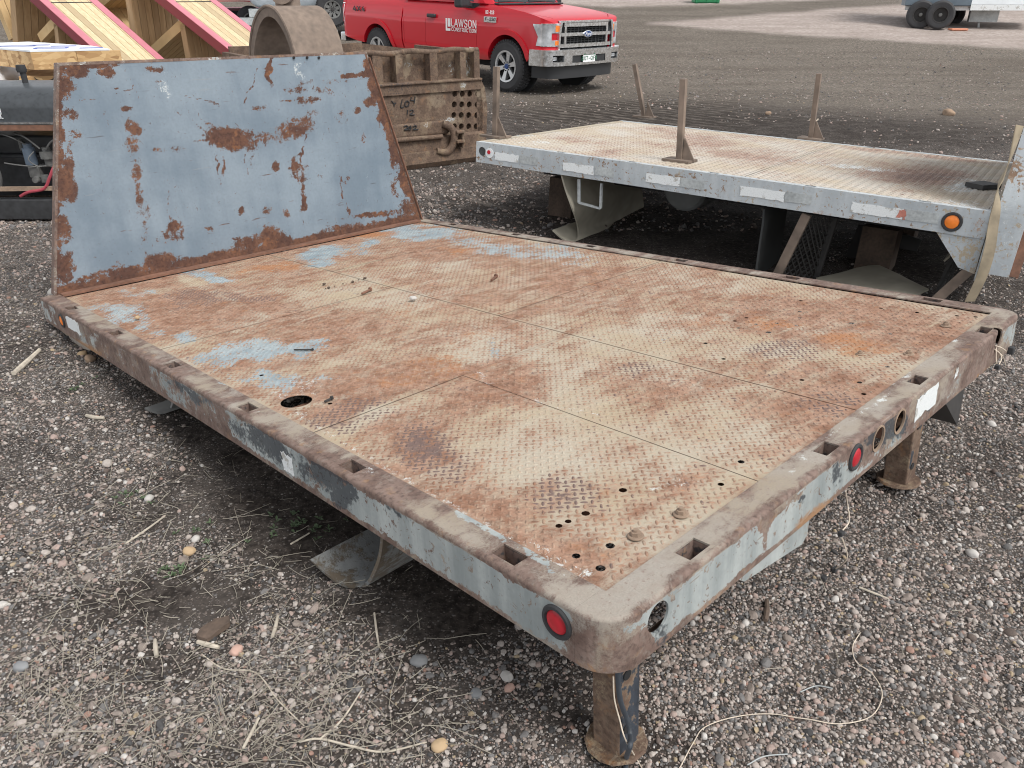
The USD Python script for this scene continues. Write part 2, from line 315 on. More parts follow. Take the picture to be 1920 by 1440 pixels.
# ------------------------------------------------------------------ the ground
def ground_material():
    g = G(); P = g.pos(); w_, f_, r_ = g.attr3('wearA'); t_, d_, x_ = g.attr3('wearB')
    nL = g.noise(P, 0.9, 4, 0.6); nM = g.noise(P, 5, 4, 0.6); nF = g.noise(P, 40, 5, 0.65)
    soil = g.mix(g.thr(nF, 0.35, 0.65), (0.028, 0.024, 0.022), (0.062, 0.053, 0.047))
    soil = g.mix(g.thr(nM, 0.4, 0.65), soil, (0.075, 0.065, 0.058))
    def stones(scale, lo, hi):
        v = g.n('voronoi_texture', 'color', vector=P, scale=scale); b = str(v)[:-6]; dist = Ref(b + '.distance')
        s = g.n('separate_color', 'r', color=v); q = str(s)[:-2]
        c = g.ramp(s, [(0.0, (0.065, 0.06, 0.058)), (0.2, (0.12, 0.104, 0.094)), (0.4, (0.19, 0.16, 0.142)), (0.6, (0.25, 0.21, 0.185)), (0.8, (0.155, 0.148, 0.145)), (0.92, (0.36, 0.325, 0.30)), (1.0, (0.48, 0.455, 0.43))])
        return c, dist, Ref(q + '.g')
    c1, d1, p1 = stones(70.0, 0, 1); c2, d2, p2 = stones(150.0, 0, 1)
    dens = g.m('subtract', g.m('add', g.m('multiply', nM, 0.75), g.m('multiply', nL, 0.6)), g.m('multiply', w_, 0.45))
    k2 = g.m('multiply', g.thr(d2, 0.48, 0.40), g.thr(g.m('subtract', g.m('multiply', dens, 1.35), p2), 0.0, 0.1))
    k1 = g.m('multiply', g.thr(d1, 0.40, 0.34), g.thr(g.m('subtract', g.m('multiply', dens, 0.85), p1), 0.0, 0.1))
    col = g.mix(k2, soil, c2); col = g.mix(k1, col, c1)
    # graded road: finer and flatter, brown grey
    rd = g.mix(g.thr(g.noise(P, 18, 6, 0.75), 0.38, 0.66), (0.095, 0.082, 0.069), (0.20, 0.172, 0.145)); rd = g.mix(g.thr(g.noise(P, 30, 3, 0.8), 0.59, 0.66), rd, (0.42, 0.37, 0.32))
    rd = g.mix(g.thr(g.noise(P, 33, 3, 0.8), 0.66, 0.72), rd, (0.05, 0.042, 0.036))
    bandn = g.noise(g.stretch(P, (0.25, 1.1, 1.0)), 1.0, 4, 0.6); rd = g.mix(g.m('multiply', g.thr(bandn, 0.4, 0.68), 0.55), rd, (0.085, 0.07, 0.057))
    col = g.mix(r_, col, rd)
    # pale pinkish gravel in the distance
    fg = g.mix(g.thr(g.noise(P, 9, 6, 0.8), 0.35, 0.65), (0.27, 0.225, 0.20), (0.42, 0.365, 0.335)); fg = g.mix(g.thr(g.noise(g.stretch(P, (0.5, 2.0, 1)), 1.2, 5, 0.65), 0.42, 0.62, 0, 0.5), fg, (0.25, 0.205, 0.18))
    col = g.mix(f_, col, fg)
    # damp dark soil; shade beneath the flatbeds is painted in the same colour
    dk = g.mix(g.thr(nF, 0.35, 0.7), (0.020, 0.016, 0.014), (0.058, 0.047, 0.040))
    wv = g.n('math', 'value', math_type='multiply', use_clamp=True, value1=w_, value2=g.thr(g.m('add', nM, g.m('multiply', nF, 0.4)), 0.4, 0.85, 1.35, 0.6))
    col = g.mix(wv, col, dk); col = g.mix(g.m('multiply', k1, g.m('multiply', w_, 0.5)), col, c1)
    # pressed wheel and roller marks
    wave = g.n('wave_texture', 'fac', vector=P, scale=2.2, distortion=5.0, detail=3.0, detail_scale=1.5, wave_type='bands', bands_direction='diagonal')
    col = g.mix(g.m('multiply', t_, g.thr(wave, 0.3, 0.7, 0.75, 0)), col, (0.03, 0.024, 0.02))
    col = g.mix(g.m('multiply', g.m('multiply', t_, g.thr(nM, 0.4, 0.62)), g.thr(wave, 0.5, 0.75, 0, 0.55)), col, (0.14, 0.12, 0.104))
    h = g.m('add', g.m('add', g.m('multiply', k1, g.thr(d1, 0.0, 0.45, 1, 0)), g.m('multiply', k2, g.thr(d2, 0.0, 0.5, 0.5, 0))), g.m('multiply', nF, 0.8))
    h = g.m('add', h, g.m('multiply', g.m('multiply', wave, t_), 3.0))
    return g.done('ground_gravel', base_color=col, roughness=0.95, specular_ior_level=0.15, normal=g.bump(h, 0.8, 0.008))
M['ground'] = ground_material()
def axis(parts):
    out = [parts[0][0]]
    for a, b, s in parts: n = max(1, int(round((b - a) / s))); out += list(np.linspace(a, b, n + 1)[1:])
    return np.array(out)
gx = axis([(-90, -30, 5), (-30, -12, 0.8), (-12, -4, 0.2), (-4, 4.5, 0.045), (4.5, 12, 0.2), (12, 40, 0.8), (40, 90, 5)])
gy = axis([(-15, -1, 1.0), (-1, 0.4, 0.2), (0.4, 6.5, 0.045), (6.5, 14, 0.1), (14, 50, 0.3), (50, 130, 4)])
def bumps(x, y):
    p = np.column_stack([x, y, 0 * x])
    return 0.035 * (fbm(p * 0.9, 4, 3) - 0.5) + 0.018 * (fbm(p * 6, 3, 5) - 0.5)
X, Y = np.meshgrid(gx, gy); GV = np.column_stack([X.ravel(), Y.ravel(), np.zeros(X.size)])
GV[:, 2] = terrain(GV[:, 0], GV[:, 1]) + bumps(GV[:, 0], GV[:, 1]) * np.where((GV[:, 1] < 14), 1, 1.6)
nx, ny = len(gx), len(gy); ii, jj = np.meshgrid(np.arange(nx - 1), np.arange(ny - 1)); a_ = (jj * nx + ii).ravel()
GF = np.vstack([np.column_stack([a_, a_ + 1, a_ + nx + 1]), np.column_stack([a_, a_ + nx + 1, a_ + nx])])
def seg(u, v, pts):          # photo row of a boundary polyline at column u
    p = np.array(pts, float); return np.interp(u, p[:, 0], p[:, 1])
def ss(x, a, b): t = np.clip((x - a) / (b - a), 0, 1); return t * t * (3 - 2 * t)
def ground_wear(v):
    u, w = picture(v); inf = v[:, 1] > 0.3; wob = 14 * (fbm(v * 1.3, 3, 9) - 0.5)
    damp_shade = blobs(u, w, [(1450, 235, 520, 34, 1.0, 3), (1250, 215, 330, 24, .8), (1050, 245, 170, 30, .6), (1350, 430, 420, 90, 1.0), (1250, 500, 250, 60, .9), (1720, 480, 150, 90, .9), (1860, 560, 110, 70, .5),  # real damp patches, plus painted shade on the soil under the flatbeds
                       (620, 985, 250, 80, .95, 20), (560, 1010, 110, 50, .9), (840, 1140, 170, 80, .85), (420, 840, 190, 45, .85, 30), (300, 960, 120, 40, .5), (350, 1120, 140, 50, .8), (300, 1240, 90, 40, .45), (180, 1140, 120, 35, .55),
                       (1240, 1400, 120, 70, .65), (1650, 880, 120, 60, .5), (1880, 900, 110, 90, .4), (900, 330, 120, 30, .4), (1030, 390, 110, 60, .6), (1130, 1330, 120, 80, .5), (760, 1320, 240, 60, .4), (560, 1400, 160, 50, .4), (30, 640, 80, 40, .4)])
    road = ss(w + wob, seg(u, w, [(0, 400), (760, 330), (900, 210), (1100, 260), (1400, 230), (1920, 260)]) + 12, seg(u, w, [(0, 380), (760, 310), (900, 180), (1100, 220), (1400, 190), (1920, 215)]) - 12)
    far = ss(w + wob * 0.4, seg(u, w, [(0, -20), (900, -5), (1150, 40), (1300, 52), (1500, 66), (1920, 92), (2400, 120)]) + 3, seg(u, w, [(0, -20), (900, -5), (1150, 40), (1300, 52), (1500, 66), (1920, 92), (2400, 120)]) - 3)
    strip = ss(w + wob * 0.4, seg(u, w, [(0, -30), (1000, 4), (1140, 12), (1350, 8), (1700, -8), (2000, -20)]) - 3, seg(u, w, [(0, -30), (1000, 4), (1140, 12), (1350, 8), (1700, -8), (2000, -20)]) + 4) * ss(w + wob * 0.4, seg(u, w, [(0, 200), (1100, 52), (1300, 38), (1600, 14), (1920, -2), (2200, -20)]) + 3, seg(u, w, [(0, 200), (1100, 52), (1300, 38), (1600, 14), (1920, -2), (2200, -20)]) - 4)
    far = np.clip(far - strip, 0, 1)
    track = blobs(u, w, [(1130, 218, 200, 20, 1.1), (1180, 200, 180, 14, 1.0), (1020, 240, 90, 16, .5), (880, 385, 130, 26, .9), (1330, 225, 120, 18, .8), (1000, 300, 80, 20, .7), (1500, 180, 300, 8, .4)])
    road = np.where(w < 120, np.maximum(road, 1), road)
    far = np.where(v[:, 1] > 75, 1, far)
    z = np.zeros(len(v)); k = inf.astype(float)
    return stack3(damp_shade * k, far * k, road * k), stack3(track * k, z, z)
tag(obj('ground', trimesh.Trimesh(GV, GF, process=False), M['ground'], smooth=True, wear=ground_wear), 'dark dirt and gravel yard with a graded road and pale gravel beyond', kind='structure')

# ------------------------------------------------------------------ loose gravel, straw
def zg(x, y): return terrain(x, y) + bumps(np.atleast_1d(x), np.atleast_1d(y))
def gravel():
    N = 350000; d = 0.85 + 6.2 * rng.random(N) ** 1.25; az = np.radians(rng.uniform(-50, 50, N)); x, y = d * np.sin(az), d * np.cos(az)
    p = np.column_stack([x, y, 0 * x]); u, w = picture(np.column_stack([x, y, 0 * x])); damp_shade = ground_wear(np.column_stack([x, y, 0 * x]))[0][:, 0]
    dens = 0.25 + 1.25 * (fbm(p * 2.2, 3, 11) - 0.2) - 0.95 * damp_shade + 0.35 * ((u > 1150) & (w > 650))
    keep = (rng.random(N) < dens) & (w < 1500) & (u > -80) & (u < 2000)
    x, y = x[keep], y[keep]; n = len(x); dd = np.hypot(x, y)
    r = np.clip(0.0026 * np.exp(0.48 * rng.standard_normal(n)) * (0.85 + 0.09 * dd), 0.002, 0.016)
    big = rng.random(n) < 0.004; r[big] *= 1.7; r = np.minimum(r, 0.02)
    M2 = 60000; y2 = 5.5 + 15 * rng.random(M2) ** 1.6; x2 = rng.uniform(-.75, .75, M2) * y2; r2 = np.clip(.0075 * np.exp(.4 * rng.standard_normal(M2)), .004, .022); k2 = rng.random(M2) < .25 + 1.1 * (fbm(np.column_stack([x2, y2, 0 * x2]) * .8, 3, 12) - .2) - .5 * ground_wear(np.column_stack([x2, y2, 0 * x2]))[0][:, 0]
    x, y, r = np.concatenate([x, x2[k2]]), np.concatenate([y, y2[k2]]), np.concatenate([r, r2[k2]]); n = len(x)
    z = zg(x, y) + r * 0.22
    path = '/World/loose_gravel'; pi = UsdGeom.PointInstancer.Define(stage, path)
    cols = [(0.27, 0.222, 0.197), (0.36, 0.315, 0.285), (0.14, 0.134, 0.131), (0.325, 0.25, 0.22), (0.215, 0.18, 0.158), (0.45, 0.425, 0.40), (0.062, 0.06, 0.06), (0.31, 0.245, 0.165), (0.17, 0.162, 0.158), (0.115, 0.09, 0.078), (0.27, 0.17, 0.135), (0.37, 0.33, 0.30)]
    wts = np.array([14, 13, 10, 9, 13, 5, 9, 3, 11, 11, 2, 7.0]); protos = []
    for k, c in enumerate(cols):
        s = trimesh.creation.icosphere(subdivisions=1); v = np.array(s.vertices); v *= (0.62 + 0.8 * fbm(v * 1.5 + 9.7 * k, 3, k))[:, None]; v *= rng.uniform(0.65, 1.15, 3); v[:, 2] *= 0.7
        s = trimesh.convex.convex_hull(v)
        usdkit.mesh(stage, f'{path}/pebble_{k:03d}', s, plain(f'pebble_{k:03d}', c, 0.85, 0, 0.22, 9, 0.1, spec=0.3), 45 if k % 4 == 1 else False)
        protos.append(f'{path}/pebble_{k:03d}')
    pi.CreatePrototypesRel().SetTargets(protos)
    ids = rng.choice(len(cols), n, p=wts / wts.sum()); w2 = wts * [1, .6, 1, .6, 1, .12, .8, .4, 1, 1, .5, .25]; far_ = np.hypot(x, y) > 5.5; ids[far_] = rng.choice(len(cols), int(far_.sum()), p=w2 / w2.sum())
    pi.CreateProtoIndicesAttr(Vt.IntArray.FromNumpy(ids.astype(np.int32)))
    pi.CreatePositionsAttr(Vt.Vec3fArray.FromNumpy(np.column_stack([x, y, z]).astype(np.float32)))
    pi.CreateScalesAttr(Vt.Vec3fArray.FromNumpy((r[:, None] * rng.uniform(0.8, 1.3, (n, 3))).astype(np.float32)))
    h = rng.uniform(0, np.pi, n); tl = rng.normal(0, 0.25, n)
    pi.CreateOrientationsAttr(Vt.QuathArray([Gf.Quath(float(math.cos(a)), float(math.sin(a) * t), 0.0, float(math.sin(a))) for a, t in zip(h, tl)]))
    tag(pi, 'loose pebbles and gravel scattered over the dirt in front', None, None, 'stuff')
gravel()
def straw_material():
    g = G(); r = g.n('geometry', 'random_per_island'); c = g.ramp(r, [(0, (0.30, 0.27, 0.22)), (0.35, (0.46, 0.425, 0.36)), (0.75, (0.60, 0.57, 0.51)), (1, (0.38, 0.365, 0.34))])
    return g.done('dry_straw', base_color=c, roughness=0.8)
M['straw'] = straw_material()
M['stick'] = plain('bleached_stick', (0.44, 0.39, 0.32), 0.85, 0, 0.25, 50, 0.5)
M['bark'] = plain('brown_bark', (0.085, 0.06, 0.045), 0.9, 0, 0.4, 60, 0.6)
M['green'] = plain('green_weed', (0.075, 0.11, 0.055), 0.7, 0, 0.25, 40)
def straw():
    V, F = [], []
    spots = [(120, 1250, 170, 130, 300), (80, 1350, 130, 90, 280), (560, 1180, 190, 110, 330), (540, 1310, 260, 110, 420), (250, 980, 190, 90, 300), (60, 700, 120, 120, 160), (200, 1090, 180, 60, 200), (700, 1380, 180, 70, 240), (380, 1390, 200, 60, 240), (60, 580, 70, 60, 90), (330, 900, 200, 80, 160), (30, 440, 60, 20, 50), (500, 1060, 120, 40, 90), (1550, 1150, 250, 150, 40)]
    for (u, v, du, dv, n) in spots:
        for _ in range(int(n * (.45 if rng.random() < .5 else .75))):
            p = on_z(u + du * rng.standard_normal() * 0.62, min(v + dv * rng.standard_normal() * 0.62, 1520), 0)
            if p[1] < 0.5 or (p[0] > 0.05 and u < 1000): continue
            L = rng.uniform(0.02, 0.085) if rng.random() < 0.85 else rng.uniform(0.1, 0.2); a = rng.uniform(0, 2 * np.pi); k = rng.uniform(-0.6, 0.6); r = rng.uniform(0.0005, 0.0011); tilt = abs(rng.normal(0, 0.13))
            t = np.linspace(0, 1, 4); ang = a + k * t
            pts = p[None] + L * np.column_stack([np.cumsum(np.cos(ang)) / 4, np.cumsum(np.sin(ang)) / 4, t * tilt])
            pts[:, 2] = zg(pts[:, 0], pts[:, 1]) + 0.003 + L * t * tilt + 0.004 * rng.random()
            m = tube(pts, r, 3, caps=False); F.append(np.array(m.faces) + sum(len(x) for x in V)) if False else None
            V.append((np.array(m.vertices), np.array(m.faces)))
    off, vs, fs = 0, [], []
    for v, f in V: vs.append(v); fs.append(f + off); off += len(v)
    obj('dry_straw', trimesh.Trimesh(np.vstack(vs), np.vstack(fs), process=False), M['straw'], smooth=False, kind='stuff', label='dry straw and broken grass stems lying over the gravel at left')
    V2 = []
    for (u, v, n, du) in [(565, 985, 14, 40), (240, 935, 10, 25), (730, 1075 - 40, 8, 20), (520, 960 + 30, 10, 35), (330, 1065, 10, 25), (420, 1000, 6, 40), (150, 720, 5, 30)]:
        for _ in range(n):
            p = on_z(u + du * rng.standard_normal(), v + 12 * rng.standard_normal(), 0); p[2] = zg(p[0], p[1])[0] + 0.004
            for k in range(5):
                a = rng.uniform(0, 2 * np.pi); L = rng.uniform(0.008, 0.02); q = p + [L * math.cos(a), L * math.sin(a), rng.uniform(0.002, 0.012)]; s = np.array([-math.sin(a), math.cos(a), 0]) * L * 0.22; mid = (p + q) / 2 + [0, 0, 0.004]
                V2.append(np.array([p, mid + s, q, mid - s]))
    V2 = np.array(V2); n = len(V2); F2 = np.vstack([[4 * i, 4 * i + 1, 4 * i + 2] for i in range(n)] + [[4 * i, 4 * i + 2, 4 * i + 3] for i in range(n)])
    obj('ground_weeds', trimesh.Trimesh(V2.reshape(-1, 3), F2, process=False), M['green'], smooth=False, kind='stuff', label='tiny green weeds sprouting in the gravel at left')
straw()

# ------------------------------------------------------------------ the rusty flatbed in front
D = Frame([[.7192, -.6929, -.0516], [.6947, .7154, .0751], [-.0152, -.0899, .9958]], (0.1818, 1.0616, 0.4879))
W1, L1, HR, RW = 2.44, 3.70, 0.128, 0.085          # width, length, rail height, rail top width
HB_Y = 3.66
flat = thing('rusty_flatbed', 'rusty truck flatbed body with tall grey steel headboard, standing in front', 'truck bed', D.O, D.R)
def pic_local(fr, v): return picture(fr.w(v))

HOLES = [(.4228, .3125, .0105), (.2842, .3114, .0105), (.2323, .319, .008), (.2045, .3219, .0085), (.221, .1865, .0105), (.1441, .2162, .0095), (.1452, .1496, .011), (.1184, .1235, .0105), (.729, .1739, .009), (.5997, .1517, .008)]
for (u, v) in [(1597, 602), (1441, 619), (1385, 611), (1323, 640), (1378, 598), (1400, 592), (1418, 604), (1500, 592), (1494, 606), (1502, 560), (1652, 574), (1720, 582), (1795, 588), (1830, 590), (1457, 602), (1504, 708), (1612, 713), (1670, 622), (1665, 684), (1620, 735), (1500, 580), (618, 752), (490, 700), (1357, 669)]:
    p = D.at(u, v, 2, 0); HOLES.append((p[0], p[1], .011 if (u, v) in [(1597, 602), (1441, 619)] else .008))
HOLES.append((0.1791, 1.4542, .05))
def plate(x0, x1, y0, y1, z, step=0.0088):
    xs, ys = np.linspace(x0, x1, int(round((x1 - x0) / step)) + 1), np.linspace(y0, y1, int(round((y1 - y0) / step)) + 1)
    X, Y = np.meshgrid(xs, ys); V = np.column_stack([X.ravel(), Y.ravel(), np.full(X.size, z)]); nx, ny = len(xs), len(ys)
    V[:, 2] += 0.0025 * (fbm(np.column_stack([V[:, 0] * 2.2, V[:, 1] * 2.2, 0 * V[:, 0]]), 3, 4) - 0.5) * 2
    quad = np.ones((ny - 1, nx - 1), bool)
    for (hx, hy, r) in HOLES:
        if not (x0 + .03 < hx < x1 - .03 and y0 + .03 < hy < y1 - .03): continue
        if r < .02:
            i, j = int(np.argmin(abs(xs - hx))), int(np.argmin(abs(ys - hy)))
            if 1 < i < nx - 2 and 1 < j < ny - 2:
                quad[j - 1:j + 1, i - 1:i + 1] = False
                for dj in (-1, 0, 1):
                    for di in (-1, 0, 1):
                        k = (j + dj) * nx + i + di; a = math.atan2(dj, di)
                        V[k, :2] = (hx + r * math.cos(a), hy + r * math.sin(a)) if di or dj else (hx, hy)
        else:
            cx_, cy_ = (xs[:-1] + xs[1:]) / 2, (ys[:-1] + ys[1:]) / 2; inside = (cx_[None] - hx) ** 2 + (cy_[:, None] - hy) ** 2 < r * r; quad &= ~inside
            d = np.hypot(V[:, 0] - hx, V[:, 1] - hy); near = abs(d - r) < step * 0.72; q = near & (d > 0); V[q, 0] = hx + (V[q, 0] - hx) * r / d[q]; V[q, 1] = hy + (V[q, 1] - hy) * r / d[q]
    jj, ii = np.nonzero(quad); a = jj * nx + ii
    F = np.vstack([np.column_stack([a, a + 1, a + nx + 1]), np.column_stack([a, a + nx + 1, a + nx])])
    edge = trimesh.Trimesh(V, F, process=False)
    rim = cat_([bx((x0, y0, z - .006), (x1, y0 + .002, z - .003)), bx((x0, y1 - .002, z - .006), (x1, y1, z - .003))])
    return edge
def deck_wear(v, lug=0.0):
    u0, w0 = pic_local(D, v); u, w = u0, w0; k = np.clip((w - 300) / 500, .25, 1.3); u, w = warp(u, w, v, 70 * k, 3.2); n = fbm(v * [3, 3, 3], 4, 21) - 0.5; n2 = fbm(v * [9, 9, 9], 3, 22) - 0.5
    cream = 0.52 + 0.9 * n + 0.5 * n2
    rustb = blobs(u, w, [(330, 585, 120, 26, 1.0, -6), (240, 560 - 3, 60, 16, .7), (620, 462, 62, 16, 1.0, -8), (560, 515, 40, 14, .5), (830, 476, 75, 13, .8, -4), (590, 648, 55, 22, .9), (690, 735, 140, 45, .75, -12), (640, 760, 70, 32, .8), (1600, 610, 210, 50, .85, 6), (1450, 600, 90, 24, .6), (915, 725, 90, 34, .8, -10), (790, 838, 70, 42, .75), (1530, 770, 130, 46, .65), (1080, 530, 130, 26, .5), (760, 600, 130, 45, .45), (1270, 560, 150, 26, .45), (1010, 620, 90, 30, .35), (1700, 640, 110, 40, .7), (560, 940 - 180, 40, 25, .5), (1120, 1050, 60, 40, .5), (700, 880, 60, 24, .5), (880, 950, 130, 60, .4, 20), (1330, 700, 120, 20, .3), (1250, 740, 110, 30, .35), (480, 575, 90, 16, .5)])
    rustb = np.maximum(rustb, band(u, w, [(142, 553), (400, 492), (790, 412)], 9, .6))
    crb = blobs(u, w, [(1080, 640, 190, 46, .55), (1040, 735, 150, 50, .6), (1010, 850, 150, 46, .6), (1200, 700, 110, 32, .4), (720, 548, 190, 32, .65, -4), (880, 590, 120, 40, .5), (1160, 880, 130, 34, .5), (1330, 850, 110, 50, .5), (1180, 560, 150, 18, .45, 6), (1420, 545, 130, 14, .75, 4), (520, 560, 140, 10, .4, 14), (870, 660, 90, 16, .55, 10), (1380, 640, 120, 22, .4), (1080, 800, 160, 40, .5), (620, 545, 90, 26, .5), (1010, 545, 120, 30, .35)])
    crb = np.maximum(crb, band(u0 + .3 * (u - u0), w0 + .3 * (w - w0), [(610, 830), (700, 780), (840, 725)], 13, .9)); crb = np.maximum(crb, band(u0, w0, [(340, 520), (430, 560), (500, 595)], 7, .8)); crb = np.maximum(crb, band(u0, w0, [(560, 765), (640, 745), (690, 725)], 6, .9))
    cream = np.clip(cream - 0.62 * rustb + 0.45 * crb, 0, 1.0)
    if lug: cream = np.where(cream > .42, cream - lug, cream + .5 * (.42 - cream))
    blue = blobs(u, w, [(470, 662, 100, 24, .95, -8), (545, 658, 55, 20, .95), (510, 718, 70, 24, .72), (600, 712, 70, 12, .55, -12), (225, 592, 75, 22, .85, 8), (310, 622, 90, 16, .7, 8), (790, 436, 95, 17, 1.1, 3), (880, 450, 90, 14, .7), (600, 478, 52, 13, 1.0, -10), (700, 458, 26, 8, .9), (395, 522, 58, 13, .95, 12), (1000, 472, 150, 20, .75, 4), (250, 545, 60, 12, .6), (640, 545, 60, 8, .35), (430, 705, 80, 10, .6, 22), (1060, 490, 90, 12, .6), (950, 660, 30, 26, .55, 30), (500, 545, 60, 10, .45), (660, 475, 90, 14, .55, -12), (1250, 640, 60, 14, .35)])
    blue = np.clip(.84 * blue + 0.3 * n + .25 * n2 - 0.5 * lug - 0.02, 0, 1.1); blue[blue < 0.12] = 0
    orange = blobs(u, w, [(500, 502, 80, 16, .66, -8), (1610, 650, 110, 26, .6, 6), (1470, 612, 110, 18, .55, 4), (830, 680, 90, 40, .6), (740, 700, 110, 30, .55), (790, 590, 120, 26, .45), (940, 560, 100, 20, .4), (900, 640, 70, 20, .5), (700, 440, 60, 7, .8, -4), (860, 470, 70, 8, .6), (1150, 520, 120, 14, .4), (560, 790, 40, 20, .4), (600, 560, 120, 14, .35), (1180, 1020, 40, 26, .5), (1330, 600, 100, 14, .5)]) + 0.12 * n
    dark = blobs(u, w, [(800, 850, 60, 34, .62), (700, 770, 60, 18, .45), (470, 560, 60, 10, .3), (1190, 690, 40, 14, .35), (1090, 925, 60, 30, .4), (1480, 660, 60, 14, .4), (640, 790, 60, 20, .45), (1550, 760, 60, 20, .35), (360, 560, 60, 14, .3)]) + lug * 1.5
    white = blobs(u, w, [(560, 730, 50, 22, .6, 20), (520, 745, 40, 14, .55, 25), (1285, 915, 46, 16, .62, -10), (890, 700, 50, 5, .6, 18), (1050, 770, 90, 6, .55, 28), (1000, 745, 60, 6, .5, 25), (555, 770, 40, 9, .6), (760, 660, 40, 10, .45), (1420, 548, 80, 7, .5, 4), (1170, 570, 50, 14, .4), (1060, 590, 60, 14, .4), (620, 720, 60, 7, .45, -14), (850, 430, 60, 6, .4), (1860 - 250, 520, 40, 7, .3)])
    white = np.maximum(white, band(u0, w0, [(560, 777), (690, 858), (860, 953), (1000, 1034), (1115, 1091)], 8, .57)); white = np.maximum(white, band(u0, w0, [(990, 1015), (1115, 1085)], 14, .56))
    white = np.clip(white + 0.1 * n2 - 0.4 * lug, 0, 1); blue = np.clip(blue, 0, 1.1)
    return stack3(0 * blue, blue, cream), stack3(dark, orange, white)
def lugs(x0, x1, y0, y1, z):
    p = 0.0277; out = []
    base = []
    for s, (ox, oy) in ((1, (0, 0)), (-1, (.5, .5))):
        I, J = np.meshgrid(np.arange(math.floor(x0 / p), math.ceil(x1 / p) + 1), np.arange(math.floor(y0 / p), math.ceil(y1 / p) + 1))
        c = np.column_stack([(I.ravel() + ox) * p, (J.ravel() + oy) * p]); c = c[(c[:, 0] > x0 + .012) & (c[:, 0] < x1 - .012) & (c[:, 1] > y0 + .012) & (c[:, 1] < y1 - .012)]
        for hx, hy, r in HOLES: c = c[np.hypot(c[:, 0] - hx, c[:, 1] - hy) > r + .011]
        t = np.linspace(0, 2 * np.pi, 10, endpoint=False)
        lo = np.column_stack([0.0108 * np.cos(t), 0.0044 * np.sin(t), 0 * t]); hi = np.column_stack([0.0075 * np.cos(t), 0.0022 * np.sin(t), 0 * t + .0021])
        v = np.vstack([lo, hi, [[0, 0, .0024]]]); a = s * math.pi / 4; R = np.array([[math.cos(a), -math.sin(a), 0], [math.sin(a), math.cos(a), 0], [0, 0, 1]]); v = v @ R.T
        f = []
        for k in range(10): q = (k + 1) % 10; f += [(k, q, 10 + q), (k, 10 + q, 10 + k), (10 + k, 10 + q, 20)]
        f = np.array(f); c3 = np.column_stack([c, np.full(len(c), z)])
        c3[:, 2] += 0.0025 * (fbm(np.column_stack([c[:, 0] * 2.2, c[:, 1] * 2.2, 0 * c[:, 0]]), 3, 4) - 0.5) * 2 - 0.0004
        out.append(trimesh.Trimesh((c3[:, None] + v[None]).reshape(-1, 3), (f[None] + 21 * np.arange(len(c))[:, None, None]).reshape(-1, 3), process=False))
    return cat_(out)
ZP = -0.0075
for (x0, x1, y0, y1, dz) in [(RW + .004, .6693, .089, 1.2, -.0012), (.6701, 1.208, .089, 1.2, 0), (1.212, W1 - RW - .004, .089, 1.6, 0), (RW + .004, 1.208, 1.2012, 2.358, 0), (1.212, W1 - RW - .004, 1.604, 2.9, 0), (RW + .004, 1.208, 2.362, HB_Y - .055, 0), (1.212, W1 - RW - .004, 2.904, HB_Y - .055, 0)]:
    pl = obj('deck_plate', plate(x0, x1, y0, y1, ZP + dz), M['deck'], flat, smooth=True, wear=deck_wear)
    obj('raised_tread', lugs(x0, x1, y0, y1, ZP + dz), M['deck'], pl, smooth=True, wear=lambda v: deck_wear(v, 0.24), kind='stuff')

# --- rails with stake pockets and lamp holes
def rounded(off, r0):
    q = CrossSection([[(off, off), (W1 - off, off), (W1 - off, L1 - off), (off, L1 - off)]])
    r = r0 - off
    return q.offset(-r, m3.JoinType.Round, 2, 32).offset(r, m3.JoinType.Round, 2, 48) if r > 0.001 else q
def near_round(off, r0):                                            # only the two rear corners are rounded
    P = []
    for cx, a0 in ((W1 - r0, -math.pi / 2),):
        pass
    r = r0 - off; pts = []
    for a in np.linspace(math.pi, 1.5 * math.pi, 14): pts.append((r0 + r * math.cos(a), r0 + r * math.sin(a)))
    for a in np.linspace(1.5 * math.pi, 2 * math.pi, 14): pts.append((W1 - r0 + r * math.cos(a), r0 + r * math.sin(a)))
    pts += [(W1 - off, L1 - off), (off, L1 - off)]
    return np.array(pts)
R0 = 0.085; br = 0.010
layers = []
for k in range(6):
    a = k / 5 * math.pi / 2; o = br * (1 - math.cos(a)); o = br - br * math.cos(a) if False else br * (1 - math.sin(math.pi / 2 - a)); z = -br + br * math.sin(a)
    P = near_round(o, R0); layers.append(np.column_stack([P, np.full(len(P), z)]))
P = near_round(0, R0); layers.append(np.column_stack([P, np.full(len(P), -HR)]))
outer = to_man(hullpts(np.vstack(layers)))
P = near_round(0.005, R0); inner = to_man(hullpts(np.vstack([np.column_stack([near_round(0.012, R0), np.full(len(P), -.005)]), np.column_stack([P, np.full(len(P), -.016)]), np.column_stack([P, np.full(len(P), -HR + .005)])])))
P = near_round(0.04, R0); lipo = to_man(hullpts(np.vstack([np.column_stack([P, np.full(len(P), -HR - .02)]), np.column_stack([P, np.full(len(P), -HR + .02)])])))
frame = outer - inner - lipo - mbox((RW, RW, -.1), (W1 - RW, L1 - .05, .1))
PK_L = [(0.043, 0.3157 + 0.6018 * k) for k in range(6)]
PK_R = [(W1 - 0.043, 0.3157 + 0.6018 * k) for k in range(6)]
PK_B = [(0.3155 + 0.6042 * k, 0.043) for k in range(4)]
for (x, y) in PK_L + PK_R: frame -= mbox((x - .021, y - .037, -.03), (x + .021, y + .037, .03))
for (x, y) in PK_B: frame -= mbox((x - .037, y - .021, -.03), (x + .037, y + .021, .03))
lampL = D.at(1045, 1166, 0, 0.0); lampB = D.at(1603, 857, 1, 0.0)
